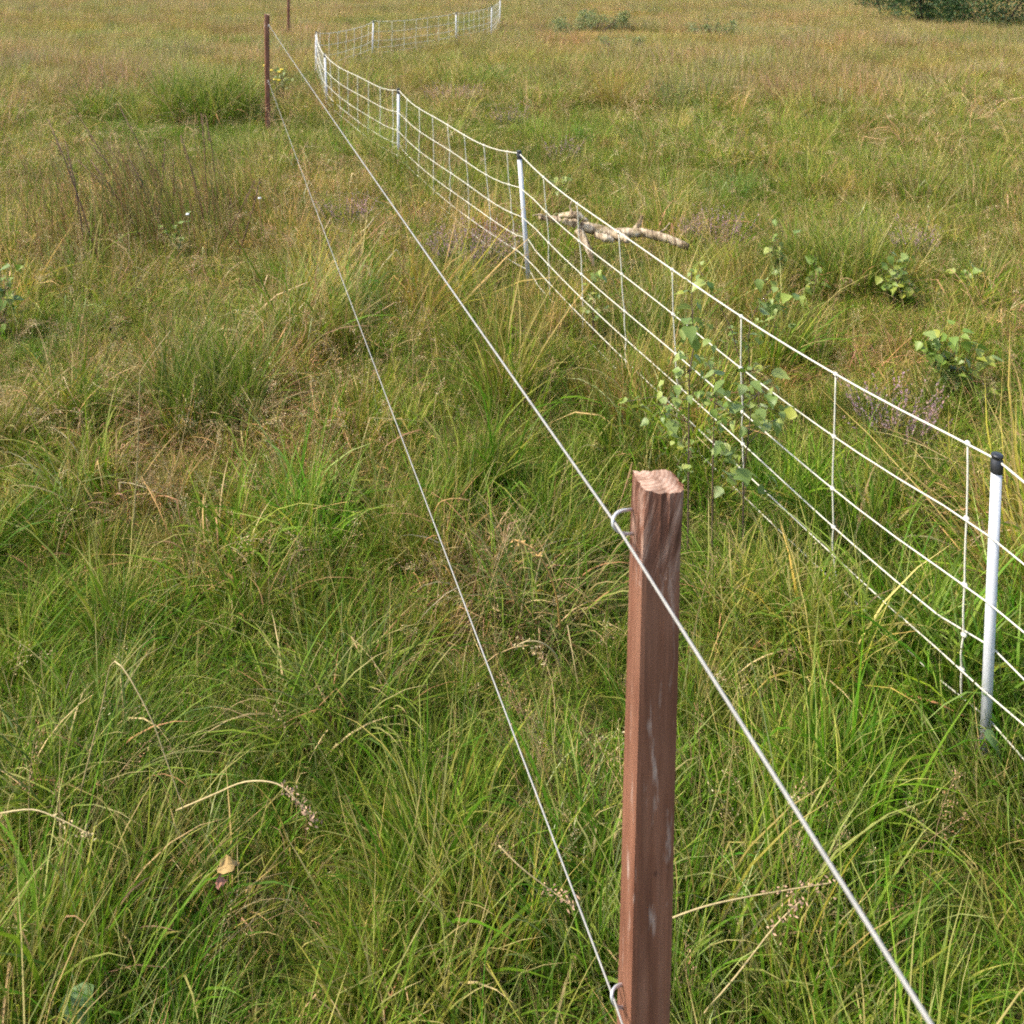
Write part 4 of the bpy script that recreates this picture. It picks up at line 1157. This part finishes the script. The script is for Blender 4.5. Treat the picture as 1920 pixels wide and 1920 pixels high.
stem3([(250, 990, 2.75), (258, 850, 2.72), (262, 720, 2.7), (268, 690, 2.7), (320, 620, 2.7)], .0020, 'grass_stalk', M_STRAW,
      'tall forked straw stalk standing in the dry grass on the left', 'dead grass')

def flat_leaf(u, v, Y, size, mat, label, name, rot, curl=.3, cat='leaf', aspect=.75):
    p = at(u, v, Y); root_ = empty(name, p)
    o = bpy.data.objects.new('blade', leaf_mesh('blade', 1, aspect, curl, mat, .3 if name == 'broad_leaf' else .75)); col.objects.link(o); o.parent = root_
    o.scale = (size,) * 3; o.rotation_euler = rot
    if name == 'dead_leaf':
        for vv in o.data.vertices: vv.co += Vector((rr.gauss(0, .05), rr.gauss(0, .05), rr.gauss(0, .09)))
    if name == 'broad_leaf':
        mb = MB(); mb.tube([Vector((0, 0, 0)), Vector((-.2 * size, .05 * size, -.25 * size)), Vector((-.3 * size, .05 * size, -.9 * size))], .0011, 5); mb.build('leaf_stalk', M_STEM, root_)
    FEAT.append((p.x, p.y - .03, .07, .5))
    tag(root_, label, cat); return root_
flat_leaf(410, 1624, 1.83, .040, M_DEADLEAF, 'crumpled tan dead leaf lying in the lower left grass', 'dead_leaf', (.65, .0, .15), .25)
flat_leaf(404, 1654, 1.81, .024, M_DEADPINK, 'small pinkish dead leaf just below the tan dead leaf', 'dead_leaf', (.7, .1, .3), .3)
flat_leaf(140, 1850, 1.72, .070, M_BROAD, 'broad pale green leaf in the bottom left corner', 'broad_leaf', (.3, .5, -.9), .5, aspect=.8)
flat_leaf(1845, 1375, 2.28, .075, M_BROAD, 'drooping pale green leaf at the foot of the nearest white post', 'broad_leaf', (.3, .5, -.3), .7, aspect=.5)

# ------------------------------------------------------------------ bushes at the top of the field
def bush(u, v, w, d, h, label, seed, nleaf, Ls, pal, name='willow_bush', stemn=8):
    rg = np.random.default_rng(seed); g = gnd(u, v); root_ = empty(name, foot_of(g) + Vector((0, d * .5, 0)))
    cl = [(rg.uniform(-.42, .42) * w, rg.uniform(-.42, .42) * d, rg.uniform(.03, .85) * h, rg.uniform(.16, .30) * min(w, h)) for _ in range(34)]
    V = []; Fc = []; C = []
    for i in range(nleaf):
        c = cl[rg.integers(0, len(cl))]; q = rg.normal(0, 1, 3); q /= np.linalg.norm(q); r = c[3] * rg.uniform(.45, 1.1)
        p = np.array([c[0], c[1], max(.04, c[2])]) + q * r; p[2] = max(.03, p[2])
        a = rg.normal(0, 1, 3) + q * .5; a[2] -= .2; a /= np.linalg.norm(a); b_ = np.cross(a, rg.normal(0, 1, 3)); b_ /= np.linalg.norm(b_)
        L_ = Ls * rg.uniform(.7, 1.3); o = len(V)
        V += [p, p + a * L_ * .5 + b_ * L_ * .26, p + a * L_, p + a * L_ * .5 - b_ * L_ * .26]; Fc.append((o, o + 1, o + 2, o + 3))
        C += [np.array(pal[rg.integers(0, len(pal))]) * rg.uniform(.7, 1.3)] * 4
    mesh_obj('crown', V, Fc, M_PLANT, root_, C)
    for i in range(stemn):
        c = cl[i]; mb = MB(); mb.tube([Vector((c[0] * .25, c[1] * .25, -.05)), Vector((c[0] * .6, c[1] * .6, c[2] * .5)), Vector((c[0], c[1], c[2]))], [.03, .02, .008], 6)
        mb.build('trunk', M_STEM, root_)
    FEAT.append((g.x, g.y - .3, w * .5, .35))
    tag(root_, label, 'bush', 'bushes at the far side of the field')
DK = [(.02, .05, .012), (.035, .075, .018), (.06, .11, .03), (.09, .13, .06)]
PG = [(.15, .19, .06), (.20, .24, .09), (.27, .29, .13), (.24, .24, .07)]
bush(1905, 50, 3.4, 2.4, 2.4, 'dark green bush filling the top right corner', 1, 10000, .085, DK)
bush(1765, 40, 2.6, 2.0, 2.0, 'dark green bush just left of the top right corner', 2, 8000, .085, DK)
bush(1675, 20, 1.8, 1.6, 1.3, 'smaller dark bush at the left end of the top right thicket', 3, 2600, .08, DK)
bush(1115, 60, 2.4, 1.4, .62, 'low pale green bush at the top middle of the field', 4, 2600, .06, PG)
bush(1345, 66, 1.3, 1.0, .5, 'small grey green bush right of the low pale bush', 5, 1200, .055, PG)
bush(1170, 95, .9, .8, .42, 'tiny grey green bush below the low pale bush', 6, 800, .05, PG)

lay_under(); lay_sward(); lay_far(); lay_seed()
